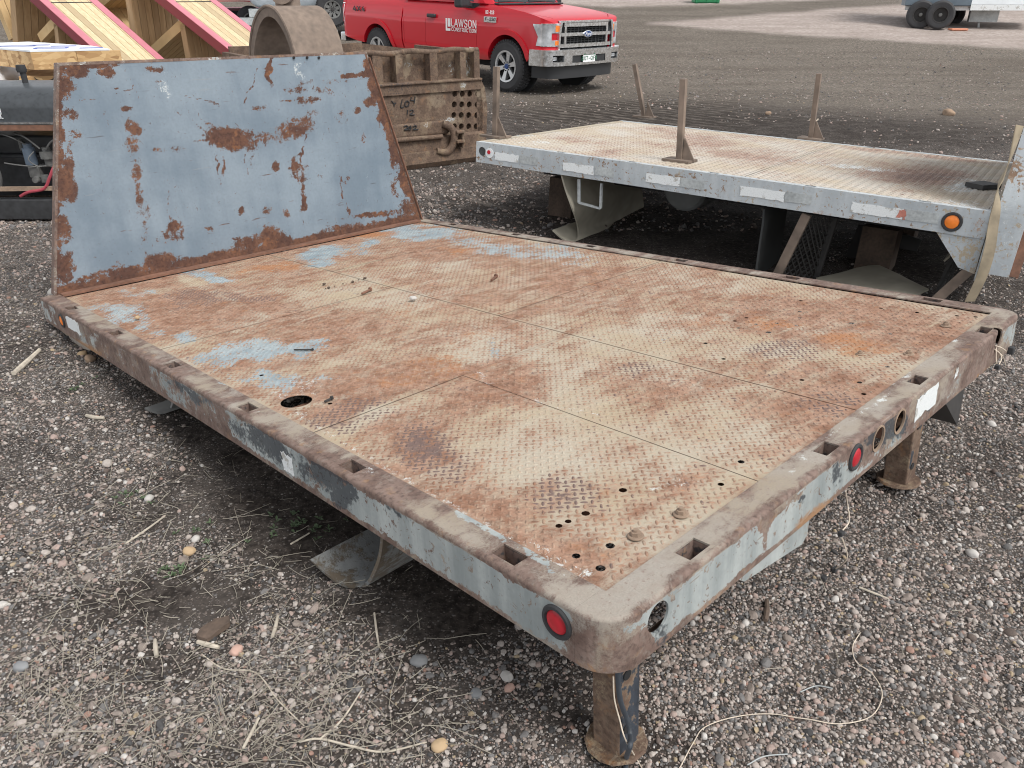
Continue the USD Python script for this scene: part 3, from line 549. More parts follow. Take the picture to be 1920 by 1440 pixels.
holes_b = [D.at(u, v, 1, 0.0) for (u, v) in ((1234, 1157), (1647, 822), (1687, 790), (1873, 634))]
lampF = D.at(117, 601, 0, 0.0)
for p in [lampL, lampF]: frame -= mcyl(p, .036, .05, 'x')
for p in holes_b + [lampB]: frame -= mcyl(p, .034, .05, 'y')
def rail_wear(v):
    u, w = pic_local(D, v); u, w = warp(u, w, v, 16, 6); n = fbm(v * 4, 4, 31) - 0.5; n3 = fbm(v * 13, 3, 33) - .5; top = ss(v[:, 2], -.016, -.006); z = -v[:, 2] / HR
    left = v[:, 0] < 0.07; back = v[:, 1] < 0.07
    paint = np.where(left | back, 0.95, .55) * (1 - top)
    rust = blobs(u, w, [(1130, 1200, 70, 90, .75), (1110, 1230, 30, 60, .9), (1440, 970, 9, 60, .9), (1470, 950, 60, 9, .6, -35), (1700, 800, 60, 40, .5), (1760, 700, 160, 60, .9, -35), (1840, 660, 70, 50, 1.0), (1620, 830, 60, 50, .6), (150, 600, 40, 40, .75), (250, 690, 120, 22, .6, 30), (420, 770, 60, 20, .45), (860, 930, 160, 14, .6, 31), (200, 640, 70, 22, .5), (380, 760, 40, 30, .5), (1200, 1210, 30, 50, .6)])
    rust = np.maximum(rust, 0.85 * np.exp(-((z - 1.0) / .13) ** 2)); rust = np.maximum(rust, .66 * np.exp(-(z / .13) ** 2))
    rust = np.maximum(rust, np.where(back & (v[:, 0] > 1.2), .34, 0)); rust = np.maximum(rust, np.where(left & (v[:, 1] > 1.6), .25, 0))
    blue = paint * .78 - 0.75 * rust + .6 * n + .6 * n3
    tb = blobs(u, w, [(800, 895, 90, 14, .62, 32), (640, 800, 60, 9, .5, 32), (900, 985, 90, 10, .66, 32), (1010, 1050, 60, 14, .62, 32), (420, 720, 60, 9, .45, 30), (290, 640, 40, 8, .4, 30)]); blue = np.maximum(blue * (1 - top), tb * top)
    edge = np.minimum(np.minimum(abs(v[:, 0]), abs(W1 - v[:, 0])), abs(v[:, 1])); cream = np.where(top > .5, .47 + .9 * n + .7 * n3 - .35 * ss(edge, .03, .0), .35 + .6 * n + .5 * n3) + .6 * blobs(u, w, [(1240, 1060, 120, 50, .5, -40), (1400, 960, 120, 30, .35, -40), (1110, 1130, 60, 24, .5), (1560, 830, 100, 16, .4, -40), (230, 590, 60, 10, .3, 30), (500, 790, 90, 14, .3)])
    dark = blobs(u, w, [(360, 730, 60, 26, .62, 35), (500, 830, 90, 30, .68, 33), (610, 890, 60, 40, .75, 30), (640, 930, 30, 34, .7), (740, 950, 60, 16, .5, 30), (1240, 1195, 24, 46, .5), (1660, 810, 60, 34, .7, -35), (1570, 880, 16, 40, .55), (1740, 760, 20, 24, .5), (1500, 940, 10, 14, .6), (450, 800, 50, 20, .5), (1060, 1210, 30, 30, .4), (300, 680, 30, 14, .4)]) * (1 - top)
    orange = .42 * np.exp(-((z - .95) / .16) ** 2) * (1 - top) + blobs(u, w, [(1610, 800, 50, 40, .4), (200, 650, 60, 16, .45), (1290, 1090, 40, 50, .3), (1520, 960, 70, 30, .4), (330, 690, 70, 16, .35)]) * (1 - top)
    white = blobs(u, w, [(1500, 860, 16, 10, .6, -40), (1490, 880, 30, 9, .62, -38), (1640, 760, 60, 7, .62, -38), (1700, 705, 60, 6, .58, -38), (1560, 815, 40, 7, .56, -38), (1750, 665, 40, 6, .5, -38), (1790, 640, 20, 7, .6), (690, 880, 20, 8, .6), (1050, 1070, 30, 10, .56, 32), (480, 772, 12, 6, .6), (1380, 930, 30, 8, .5, -40)]) * top
    return stack3(0 * blue, np.clip(blue, 0, 1.1), np.clip(cream, 0, 1)), stack3(dark, orange, white)
for nm, cut in (('rear_rail', mbox((-1, -1, -1), (W1 + 1, .0945, 1))), ('side_rail', mbox((-1, .095, -1), (1, 9, 1))), ('side_rail', mbox((1.5, .095, -1), (9, 9, 1)))):
    piece = (frame ^ cut).refine_to_length(0.016)
    obj(nm, from_man(piece), M['rail'], flat, smooth=14, wear=rail_wear)
pocket_wear = lambda v: (np.tile([0, .12, .25], (len(v), 1)), np.tile([.42, .2, 0.], (len(v), 1)))
def pocket(x, y, along_x):
    a, b = (.040, .024) if along_x else (.024, .040); t = .003
    return cat_([bx((x - a + t, y - b + t, -.12), (x + a - t, y + b - t, -.115)), bx((x - a, y - b, -.12), (x - a + t, y + b, -.0065)), bx((x + a - t, y - b, -.12), (x + a, y + b, -.0065)), bx((x - a + t, y - b, -.12), (x + a - t, y - b + t, -.0065)), bx((x - a + t, y + b - t, -.12), (x + a - t, y + b, -.0065))])
for i, (x, y) in enumerate(PK_L + PK_R): obj('stake_pocket', pocket(x, y, False), M['rail'], flat, smooth=False, wear=pocket_wear)
for (x, y) in PK_B: obj('stake_pocket', pocket(x, y, True), M['rail'], flat, smooth=False, wear=pocket_wear)
# --- marker lamps
def lamp(c, out, lens, parent, s=1.0, label=None):
    o = np.asarray(out, float); ax = 'x' if abs(o[0]) > .5 else 'y'
    ring = lathe([(.0255 * s, -.012), (.038 * s, -.012), (.0385 * s, .003), (.036 * s, .0065), (.030 * s, .007), (.0265 * s, .003), (.0255 * s, -.012)], 36)
    dome_ = lathe([(0, -.008), (.0262 * s, -.008), (.0262 * s, .003), (.022 * s, .0065), (.012 * s, .009), (0, .0095)], 36)
    z = o; x = np.array([0, 0, 1.0]); y = np.cross(z, x); Rm = np.column_stack([x, y, z])
    l = obj('marker_lamp', move(ring, c, Rm), M['rubber'], parent, label=label); obj('lens', move(dome_, c, Rm), lens, l)
lamp(lampL, (-1, 0, 0), M['red_lens'], flat, label='red round marker lamp at the near corner'); lamp(lampB, (0, -1, 0), M['red_lens'], flat, label='red round lamp in the rear rail'); lamp(lampF, (-1, 0, 0), M['amber_lens'], flat, .9, label='amber marker lamp at the far end of the side rail')
for p in holes_b[1:3]: obj('hole_rim', move(lathe([(.0335, -.004), (.039, -.004), (.039, .002), (.0335, .002), (.0335, -.004)], 32), p, np.column_stack([[0, 0, 1.], [-1, 0, 0], [0, -1, 0]])), M['rust_dust'], flat)
# --- reflective stickers on the rails
def ragged(a0, a1, b0, b1, seed, j=.004):
    r = np.random.default_rng(seed); P = []
    for k in np.linspace(0, 1, 9)[:-1]: P.append((a0 + (a1 - a0) * k, b0))
    for k in np.linspace(0, 1, 7)[:-1]: P.append((a1, b0 + (b1 - b0) * k))
    for k in np.linspace(1, 0, 9)[:-1]: P.append((a0 + (a1 - a0) * k, b1))
    for k in np.linspace(1, 0, 7)[:-1]: P.append((a0, b0 + (b1 - b0) * k))
    P = np.array(P); P += r.normal(0, j, P.shape); return sg.Polygon(P).buffer(0)
def sticker(u0, v0, u1, v1, side, seed, mat=None, j=.003):
    if side == 'left':
        a, b = D.at(u0, v0, 0, 0), D.at(u1, v1, 0, 0); pg = ragged(a[1], b[1], max(a[2], -HR + .01), min(b[2], -.018), seed, j)
        m = extr(pg, .0012, [(0, 1, 0), (0, 0, 1), (-1, 0, 0)], (-.0004, 0, 0))
    else:
        a, b = D.at(u0, v0, 1, 0), D.at(u1, v1, 1, 0); pg = ragged(a[0], b[0], max(a[2], -HR + .01), min(b[2], -.018), seed, j)
        m = extr(pg, .0012, [(1, 0, 0), (0, 0, 1), (0, -1, 0)], (0, -.0004, 0))
    obj('sticker', m, mat or M['white_tape'], flat, smooth=False)
sticker(553, 893, 527, 846, 'left', 1); sticker(152, 628, 122, 590, 'left', 2); sticker(1713, 790, 1760, 713, 'back', 3); sticker(1789, 710, 1797, 688, 'back', 4)
# --- bolts on the deck
def bolt(x, y, s=1.0):
    w = obj('bolt', move(lathe([(0, 0), (.0185 * s, 0), (.0185 * s, .002), (.017 * s, .0035), (0, .0035)], 20), (x, y, ZP + .001)), M['rust_dust'], flat)
    h = trimesh.creation.cylinder(.0115 * s, .009 * s, sections=6); t = cat_([move(h, (x, y, ZP + .0045 + .0045 * s)), move(trimesh.creation.cylinder(.006 * s, .006 * s, sections=12), (x, y, ZP + .0045 + .012 * s))])
    obj('bolt_head', t, M['rust_dust'], w, smooth=False)
bolt(.2817, .1646); bolt(.42, .1427)
for (u, v, s) in [(1705, 661, .9), (1613, 661, .7), (1774, 608, 1.0)]: p = D.at(u, v, 2, 0); bolt(p[0], p[1], s)
# --- headboard
hbp = [D.at(u, v, 1, HB_Y) for (u, v) in ((107, 553), (787, 409), (685, 97), (112, 120))]
hx0, hx1, hx2, hx3 = .068, 2.388, 2.093, .352; HT = 1.078
def board_grid(step=.0105):
    nz, nxx = int(HT / step), int(2.32 / step); S, Z = np.meshgrid(np.linspace(0, 1, nxx + 1), np.linspace(0, 1, nz + 1))
    xl, xr = hx0 + (hx3 - hx0) * Z, hx1 + (hx2 - hx1) * Z; X = xl + (xr - xl) * S
    V = np.column_stack([X.ravel(), np.full(X.size, HB_Y), (Z * HT).ravel()]); V[:, 1] += .006 * (fbm(V * 1.7, 3, 77) - .5) - .0
    ii, jj = np.meshgrid(np.arange(nxx), np.arange(nz)); a = (jj * (nxx + 1) + ii).ravel(); k = nxx + 1
    return trimesh.Trimesh(V, np.vstack([np.column_stack([a, a + 1, a + k + 1]), np.column_stack([a, a + k + 1, a + k])]), process=False)
def board_wear(v):
    u, w = pic_local(D, v); u, w = warp(u, w, v, 13, 8, 300); n = fbm(v * 7, 4, 41) - .5; n2 = fbm(v * 20, 3, 42) - .5
    R = blobs(u, w, [(430, 259, 50, 24, .95, 8), (545, 243, 58, 19, .68, -24), (495, 258, 46, 11, .62, -6), (590, 212, 20, 8, .55), (482, 205, 14, 6, .7), (250, 240, 17, 17, .85), (238, 206, 14, 6, .8), (252, 275, 18, 24, .62), (258, 320, 14, 26, .66), (262, 365, 9, 40, .5), (275, 430, 10, 60, .5),
                     (122, 335, 18, 48, .85), (134, 360, 12, 24, .7), (126, 160, 14, 24, .56), (133, 215, 20, 11, .56), (136, 250, 20, 9, .55), (128, 285, 12, 30, .55), (124, 430, 14, 30, .7), (124, 505, 18, 34, .85), (142, 132, 26, 14, .85), (205, 134, 14, 12, .7), (180, 122, 60, 6, .8),
                     (300, 492, 36, 17, .85, -15), (260, 505, 70, 10, .7, -12), (505, 444, 32, 24, .82, 20), (470, 455, 36, 14, .75), (540, 455, 44, 14, .72), (700, 402, 56, 7, .8, -6), (765, 392, 17, 18, .8), (640, 427, 46, 9, .66, -12), (400, 479, 60, 8, .7, -12), (190, 518, 56, 12, .7, -12), (220, 502, 16, 14, .55),
                     (506, 128, 5, 30, .85), (556, 318, 7, 26, .75), (566, 378, 8, 18, .8), (568, 345, 4, 40, .6), (520, 312, 6, 12, .8), (450, 395, 7, 9, .75), (392, 430, 14, 5, .7), (322, 424, 14, 12, .7), (318, 445, 30, 16, .55), (370, 392, 4, 6, .7), (380, 392, 3, 5, .6), (610, 172, 30, 9, .52, 10), (570, 190, 26, 7, .5), (550, 170, 26, 8, .46), (500, 395, 10, 12, .55), (535, 400, 10, 9, .6), (437, 175, 5, 16, .6), (600, 330, 12, 5, .5), (650, 340, 5, 30, .5), (298, 282, 20, 5, .6), (340, 280, 24, 8, .55), (560, 320, 24, 20, .45), (640, 215, 12, 16, .5),
                     (690, 190, 12, 8, .9), (680, 140, 16, 7, .9, -10), (668, 205, 7, 7, .7), (682, 262, 6, 14, .6), (735, 300, 8, 20, .6), (742, 350, 10, 24, .6), (600, 155, 60, 6, .45), (418, 312, 3, 24, .8), (470, 300, 3, 18, .6), (330, 370, 4, 30, .6), (335, 420, 5, 30, .6, -20), (290, 130, 22, 9, .75), (300, 155, 10, 14, .6)])
    R = np.maximum(R, band(u, w, [(107, 549), (300, 508), (520, 464), (787, 407)], 10, .95)); R = np.maximum(R, band(u, w, [(112, 122), (400, 108), (685, 97)], 4, .62)); R = np.maximum(R, band(u, w, [(112, 122), (107, 553)], 9, .75)); R = np.maximum(R, band(u, w, [(688, 97), (700, 150), (787, 407)], 11, 1.0)); R = np.maximum(R, band(u, w, [(370, 265), (400, 262)], 2.5, .7)); R = np.maximum(R, band(u, w, [(640, 145), (690, 140)], 4, .9))
    wide = blobs(u, w, [(140, 300, 40, 250, .22), (260, 380, 40, 120, .16), (550, 370, 90, 90, .17), (430, 480, 400, 40, .18), (600, 190, 120, 60, .18), (160, 160, 90, 50, .22), (740, 330, 40, 120, .12)])
    R = .94 * R + .8 * wide
    sc = np.zeros(len(u))
    for pts in ([(336, 185), (365, 230), (385, 250)], [(362, 197), (380, 225), (412, 242)], [(487, 127), (470, 170), (462, 197)], [(236, 130), (250, 165), (262, 187)], [(215, 168), (250, 170), (256, 160)], [(150, 185), (190, 187)], [(218, 178), (258, 178)], [(318, 325), (312, 400), (330, 430)], [(345, 180), (400, 190), (412, 200)], [(565, 250), (566, 330), (560, 390)], [(408, 290), (412, 345)], [(457, 290), (464, 330)], [(520, 190), (600, 188)], [(640, 330), (655, 400)]): sc = np.maximum(sc, band(u, w, pts, 1.8, .72))
    R = np.maximum(R, sc)
    blue = 1.0 - .9 * R + .22 * n + .15 * n2
    white = blobs(u, w, [(308, 160, 12, 22, .6), (318, 180, 11, 10, .62), (312, 140, 16, 12, .5), (560, 128, 10, 22, .66), (566, 145, 9, 12, .6), (350, 450 + 0, 6, 4, .3), (690, 330, 5, 60, .38)])
    orange = .45 * R * (blobs(u, w, [(430, 270, 70, 30, 1), (560, 240, 80, 30, 1), (560, 180, 90, 40, 1), (555, 330, 30, 60, 1), (640, 400, 160, 40, .7)])) + .12 * n
    cream = np.full(len(u), .10) + .3 * wide
    return stack3(0 * u, np.clip(blue, 0, 1.1), cream), stack3(0 * u, np.clip(orange, 0, 1), white)
hb = obj('headboard', board_grid(), M['board'], flat, smooth=True, wear=board_wear)
def side_bar(x0, z0, x1, z1, w):                                    # folded edge of the headboard, behind and around the sheet
    return bar((x0, HB_Y + .027, z0), (x1, HB_Y + .027, z1), .05, w, (-(z1 - z0), 0, x1 - x0))
edge_wear = lambda v: (lambda n: (stack3(0 * n, .25 + .5 * n, .3 + .7 * n), stack3(0 * n, .2 + .3 * n, .42 + .5 * n)))(fbm(v * [9, 9, 3], 3, 51) - .5)
for (a, b) in (((hx0 + .004, .0), (hx3 + .004, HT)), ((hx1 - .004, 0), (hx2 - .004, HT))): 
    e = to_man(side_bar(a[0], a[1], b[0], b[1], .03)).refine_to_length(.04); obj('edge_fold', from_man(e), M['rail'], hb, smooth=30, wear=edge_wear)
e = to_man(bar((hx3 - .01, HB_Y + .026, HT - .004), (hx2 + .01, HB_Y + .026, HT - .004), .054, .014)).refine_to_length(.04); obj('edge_fold', from_man(e), M['rail'], hb, smooth=30, wear=edge_wear, label='rusty folded top edge')
obj('edge_angle', bar((hx1 + .012, HB_Y + .01, 0), (hx2 + .018, HB_Y + .01, HT - .03), .05, .006, (-1, 0, -.3)), M['rust'], hb, label='rusty red angle along the sloping right edge')
for k in range(3): obj('rear_brace', bar((.55 + .65 * k, HB_Y + .05, 0), (.55 + .65 * k, HB_Y + .05, HT - .02), .05, .08, (0, 1, 0)), M['rust'], hb)
for (u, v) in ((551, 108), (576, 108), (598, 108)): p = D.at(u, v, 1, HB_Y - .005); obj('bolt_hole', cyl(p, .0075, .006, 'y', 14), M['void'], hb)
obj('weld_strip', bar((RW, HB_Y - .027, .002), (W1 - RW, HB_Y - .027, .002), .05, .012), M['rust'], flat)
# --- underneath: sills, cross members, legs, gussets, mud flaps
for x in (.78, 1.62): obj('long_sill', bx((x - .035, .12, -.26), (x + .035, 3.55, -.132)), M['rust'], flat)
for k in range(7): obj('cross_member', bx((.01, .42 + .52 * k, -.13), (W1 - .01, .46 + .52 * k, -.045)), M['rust'], flat)
obj('front_foot', extr([(3.12, -.128), (3.62, -.128), (3.62, -.19), (3.42, -.205), (3.16, -.175)], .006, [(0, 1, 0), (0, 0, 1), (1, 0, 0)], (.03, 0, 0)), M['rail'], flat, smooth=False, wear=lambda v: (np.tile([0, .3, .7], (len(v), 1)), np.tile([0, .4, 0.], (len(v), 1))))
leg_wear = lambda v: (lambda n: (stack3(0 * n, .46 + 1.3 * n, .28 + .7 * n), stack3(.34 + 1.2 * n, .3 - .5 * n, 0 * n)))(fbm(v * [16, 16, 9], 4, 61) - .5)
def leg(x, y, h, w, z0, rusty):
    o = rbox((x - w, y - w, z0 - h), (x + w, y + w, z0), .005, 3)
    def lw(v): a, b = leg_wear(v); f = np.where(v[:, 0] < x - w + .004, -.35, .16) - rusty; a = a.copy(); a[:, 1] += f; b = b.copy(); b[:, 0] += .5 * f; return a, b
    t = to_man(o).refine_to_length(.02); l = obj('leg', from_man(t), M['leg'], flat, smooth=25, wear=lw)
    pts = [(x + .072 * math.cos(a), y + .072 * math.sin(a)) for a in np.radians([10, 35, 65, 95, 130, 160, 190, 215, 250, 285, 310, 340])]
    b = to_man(hullpts([(px, py, z0 - h) for px, py in pts] + [(x + (px - x) * .93, y + (py - y) * .95, z0 - h + .007) for px, py in pts])).refine_to_length(.03)
    obj('foot_plate', from_man(b), M['leg'], l, smooth=30, wear=lambda v: (np.tile([0, .05, .42], (len(v), 1)), np.tile([0.1, .45, 0.], (len(v), 1))))
    for zz, yy in ((.07, y - w), (.22, y - w)): obj('bolt_hole', cyl((x - .01, yy - .001, z0 - h + zz), .012, .004, 'y', 16), M['void'], l)
leg(.152, .115, .338, .037, -.125, -.02); leg(1.67, .10, .305, .039, -.128, .28)
obj('gusset_box', extr([(0, 0), (.20, 0), (.20, -.15), (.185, -.155)], .20, [(1, 0, 0), (0, 0, 1), (0, 1, 0)], (1.72, .015, -.128)), M['dark_steel'], flat, smooth=False, label='dark triangular gusset under the rear rail')
sp = [D.at(u, v, 1, .012) for (u, v) in ((1385, 1062), (1505, 1000), (1507, 1032), (1512, 985))]
obj('step_plate', extr([(.44, -.127), (.80, -.127), (.795, -.19), (.77, -.205), (.49, -.165)], .007, [(1, 0, 0), (0, 0, 1), (0, 1, 0)], (0, .012, 0)), M['rail'], flat, smooth=False, wear=lambda v: (np.tile([0, .85, .4], (len(v), 1)), np.tile([0.1, .35, 0.], (len(v), 1))))
obj('under_angle', bar((.07, .045, -.147), (2.35, .045, -.147), .006, .036), M['rust_dust'], flat)
def flap(px, x0, x1, name, mat, th=.011, fr=D, label=None, parent=None, nsm=7):
    """a rubber sheet that hangs across the body and curls on the ground: its near edge is measured on the photograph"""
    e = np.array([fr.at(q[0], q[1], 0, x0) if len(q) == 2 else fr.l(on_z(q[0], q[1], q[2]))[0] for q in px]); e[:, 0] -= x0; e = smooth_path(e, nsm); ex_ = e[:, 0].copy(); e[:, 0] = 0
    T = np.gradient(e, axis=0); T /= np.linalg.norm(T, axis=1, keepdims=True); N = np.column_stack([0 * T[:, 0], -T[:, 2], T[:, 1]])
    a, b = e + N * th / 2, e - N * th / 2; loop = np.vstack([a, b[::-1]]); exl = np.concatenate([ex_, ex_[::-1]]); V, F = [], []
    xs = np.linspace(x0, x1, 9); n = len(loop)
    for x in xs: q = loop.copy(); q[:, 0] = x + exl; q[:, 2] += .004 * np.sin(7 * (x - x0)); V.append(q)
    for i in range(len(xs) - 1):
        for j in range(n): k = (j + 1) % n; F += [(i * n + j, i * n + k, (i + 1) * n + k), (i * n + j, (i + 1) * n + k, (i + 1) * n + j)]
    m = len(e)
    for off, flip in ((0, 0), ((len(xs) - 1) * n, 1)):
        for j in range(m - 1):
            a0, a1, b0, b1 = off + j, off + j + 1, off + n - 1 - j, off + n - 2 - j; F += [(a0, b0, a1), (a1, b0, b1)] if flip else [(a0, a1, b0), (a1, b1, b0)]
    tm = trimesh.Trimesh(np.vstack(V), F, process=False); tm.fix_normals()
    return obj(name, tm, mat, parent if parent is not None else flat, smooth=40, label=label)
fl1 = flap([(716, 985), (716, 1005), (712, 1040), (702, 1070), (688, 1094, .012), (664, 1101, .008), (636, 1094, .012), (608, 1074, .03), (581, 1049, .07)], .015, .55, 'mud_flap', M['dirty_flap'], label='grey rubber mud flap curling out under the near rail')
flap([(325, 725), (324, 748), (319, 765, .012), (306, 774, .008), (288, 773, .014), (271, 766, .03)], .02, .55, 'mud_flap', M['old_rubber'], label='small curled mud flap near the headboard end')
# --- wiring hanging from the body
M['wire'] = plain('dirty_white_wire', (0.55, 0.47, 0.38), 0.6, 0, 0.2, 60, 0.05)
M['conduit'] = plain('black_corrugated_conduit', (0.035, 0.042, 0.052), 0.6, 0, 0.2, 60)
def legray(u, v, off): return D.at(u, v, 1, .115 - .037 - off)
cp = [legray(1158, 1250, .012), legray(1160, 1290, .014), legray(1165, 1320, .014), legray(1176, 1350, .016), legray(1182, 1380, .03), legray(1181, 1400, .06)]
pts = smooth_path(np.vstack([cp, D.l(on_z(1174, 1425, .012)), D.l(on_z(1172, 1470, .01))]), 14); rr = .0052 + .0011 * (np.arange(len(pts)) % 2)
cd = tube(pts, .0058, 10); obj('wire_conduit', cd, M['conduit'], flat, smooth=50)
wp = [legray(1150, 1268, .02), legray(1152, 1310, .022), legray(1162, 1350, .03), legray(1172, 1385, .05), D.l(on_z(1192, 1420, .012))[0], D.l(on_z(1210, 1450, .008))[0], D.l(on_z(1235, 1480, .006))[0]]
obj('loose_wire', tube(wp, .0016, 6, 8), M['wire'], flat)
dw = [D.at(1586, 922, 1, .01), D.at(1590, 950, 1, .01), D.at(1592, 978, 1, -.01), D.at(1577, 1000, 1, -.015), D.at(1583, 1020, 1, -.02), D.at(1588, 1048, 1, -.02), D.l(on_z(1565, 1068, .012))[0], D.l(on_z(1545, 1084, .01))[0]]
obj('loose_wire', tube(dw, .0018, 6, 8), M['wire'], flat, label='wire with plugs hanging under the rear rail')
for (p) in (dw[3], dw[6], dw[7]): obj('wire_plug', rbox(p - [.009, .007, .007], p + [.009, .007, .007], .003), M['rubber'], flat)
q0 = D.at(1866, 648, 1, -.002)
for path in ([(1866, 648), (1878, 652), (1893, 663)], [(1865, 655), (1874, 662), (1878, 672), (1873, 684)], [(1866, 656), (1880, 668), (1886, 686)], [(1868, 650), (1868, 672), (1870, 688)]): obj('loose_wire', tube([D.at(u, v, 1, -.002 - .01 * i) for i, (u, v) in enumerate(path)], .0017, 6, 8), M['wire'], flat)
p = D.at(1896, 657, 1, -.03); obj('wire_plug', rbox(p - [.012, .01, .014], p + [.012, .01, .014], .004), M['rubber'], flat)
p = D.at(1870, 688, 1, -.03); obj('wire_plug', rbox(p - [.01, .008, .008], p + [.01, .008, .008], .003), M['rubber'], flat)

# ------------------------------------------------------------------ the second flatbed, behind on the right
_R2 = np.array([[.8221, .5681, .0387], [-.5693, .8214, .0352], [-.0118, -.0510, .9986]])
E2 = Frame(np.column_stack([_R2[:, 1], -_R2[:, 0], _R2[:, 2]]), (-.2489, 5.6085, .6058))     # local x across and away, local y towards its rear end
W2, L2, H2 = 2.2, 3.175, .14
fb2 = thing('grey_flatbed', 'grey painted flatbed body with four steel stakes, behind on the right', 'truck bed', E2.O, E2.R)
def wear2(v):
    u, w = picture(E2.w(v)); n = fbm(v * 3.3, 4, 71) - .5; n2 = fbm(v * [14, 3, 9], 4, 72) - .5; top = v[:, 2] > -.012
    inner = top & (v[:, 0] > .05) & (v[:, 0] < W2 - .05)
    blue = np.where(inner, .12 + .4 * n, .80 + .9 * n2 + .5 * n)
    blue += blobs(u, w, [(1750, 395, 120, 22, .55), (1800, 352, 40, 10, .5), (1640, 318, 200, 5, .55, 6), (1000, 262, 80, 12, .3)]) * inner
    rust = blobs(u, w, [(1740, 330, 110, 16, .8, 4), (1760, 295, 150, 4, .9, 6), (1650, 283, 90, 4, .8, 6), (1300, 262, 120, 16, .5), (1120, 270, 90, 18, .5), (1450, 290, 110, 16, .45), (1220, 245, 60, 8, .4)])
    cream = np.where(inner, .86 + .9 * n - .6 * rust, .5 + n2)
    dark = blobs(u, w, [(1740, 332, 80, 8, .42)])
    orange = blobs(u, w, [(1480, 370, 40, 20, .4), (1690, 350, 60, 20, .45, 30), (1840, 420, 20, 30, .5), (1560, 400, 80, 8, .45)]) + .3 * n2
    white = np.where(top & ~inner & (v[:, 0] < .3), .52, 0) + .25 * n2
    return stack3(0 * n, np.clip(blue - .5 * np.maximum(rust - .5, 0), 0, 1.1), np.clip(cream, 0, 1)), stack3(dark, np.clip(orange, 0, 1), white * np.where(inner, 0, 1))
holes2 = [E2.at(904, 284, 0, 0)]
solid = mbox((0, -L2, -H2), (W2, 0, -.002)) - mbox((.005, -L2 + .005, -H2 - .01), (W2 - .005, -.005, -.008)) - mbox((.05, -L2 + .02, -.1), (W2 - .05, -.05, .1))
pk2 = [E2.at(u, v, 2, -.002)[1] for (u, v) in ((1052, 285), (1186, 303), (1339, 324), (1519, 349), (1735, 377))]
for y in pk2: solid -= mbox((.012, y - .03, -.05), (.046, y + .03, .05))
for y in np.linspace(-L2 + .4, -.3, 5): solid -= mbox((W2 - .046, y - .03, -.05), (W2 - .012, y + .03, .05))
solid -= mcyl(holes2[0], .03, .05, 'x')
for nm, c in (('side_rail', mbox((-1, -9, -1), (.1, 1, 1))), ('side_rail', mbox((W2 - .1, -9, -1), (9, 1, 1))), ('rear_rail', mbox((.101, -1, -1), (W2 - .101, 1, 1))), ('front_rail', mbox((.101, -9, -1), (W2 - .101, -1.001, 1)))):
    obj(nm, from_man((solid ^ c).refine_to_length(.03)), M['grey_rail'], fb2, smooth=30, wear=wear2)
def tread_plate(x0, x1, y0, y1, z, step=.03):
    xs, ys = np.linspace(x0, x1, int((x1 - x0) / step) + 1), np.linspace(y0, y1, int((y1 - y0) / step) + 1); X, Y = np.meshgrid(xs, ys); n = len(xs)
    ii, jj = np.meshgrid(np.arange(n - 1), np.arange(len(ys) - 1)); a = (jj * n + ii).ravel()
    V = np.column_stack([X.ravel(), Y.ravel(), np.full(X.size, z)]); V[:, 2] += .006 * (fbm(V * 1.6, 3, 8) - .5)
    return trimesh.Trimesh(V, np.vstack([np.column_stack([a, a + 1, a + n + 1]), np.column_stack([a, a + n + 1, a + n])]), process=False)
def ribs2(x0, x1, y0, y1, z):                                       # the raised lozenges of the far deck, one small prism each
    p = .05; I, J = np.meshgrid(np.arange(x0 + .02, x1 - .01, p), np.arange(y0 + .02, y1 - .01, p)); out = []
    for s, o in ((1, 0), (-1, p / 2)):
        c = np.column_stack([I.ravel() + o, J.ravel() + o, np.full(I.size, z)]); c = c[(c[:, 0] < x1 - .01) & (c[:, 1] < y1 - .01)]; c[:, 2] += .006 * (fbm(np.column_stack([c[:, 0], c[:, 1], 0 * c[:, 0] + z]) * 1.6, 3, 8) - .5)
        a = s * math.pi / 4; R = np.array([[math.cos(a), -math.sin(a), 0], [math.sin(a), math.cos(a), 0], [0, 0, 1]])
        v = np.array([[-.02, 0, 0], [0, -.008, 0], [.02, 0, 0], [0, .008, 0], [-.012, 0, .004], [.012, 0, .004]]) @ R.T; f = np.array([[0, 1, 4], [1, 5, 4], [1, 2, 5], [2, 3, 5], [3, 4, 5], [3, 0, 4]])
        out.append(trimesh.Trimesh((c[:, None] + v[None]).reshape(-1, 3), (f[None] + 6 * np.arange(len(c))[:, None, None]).reshape(-1, 3), process=False))
    return cat_(out)
for (y0, y1) in ((-L2 + .025, -1.905), (-1.9, -.055)):
    t2 = obj('deck_plate', tread_plate(.053, W2 - .053, y0, y1, -.004), M['pale_deck'], fb2, smooth=True, wear=wear2)
    obj('raised_tread', ribs2(.053, W2 - .053, y0, y1, -.004), M['pale_deck'], t2, smooth=False, wear=lambda v: (wear2(v)[0] * [1, .8, .8], wear2(v)[1] + [.24, 0, 0]), kind='stuff')
for k in range(5): obj('cross_member', bx((.01, -.5 - .55 * k, -.13), (W2 - .01, -.46 - .55 * k, -.05)), M['dark_steel'], fb2)
for x in (.7, 1.45): obj('long_sill', bx((x - .035, -L2 + .1, -.28), (x + .035, -.15, -.135)), M['dark_steel'], fb2)
for x in (.7, 1.45):
    for y in (-.35, -2.6): obj('timber_block', bx((x - .1, y - .1, -.62), (x + .1, y + .1, -.285)), M['bark'], fb2)
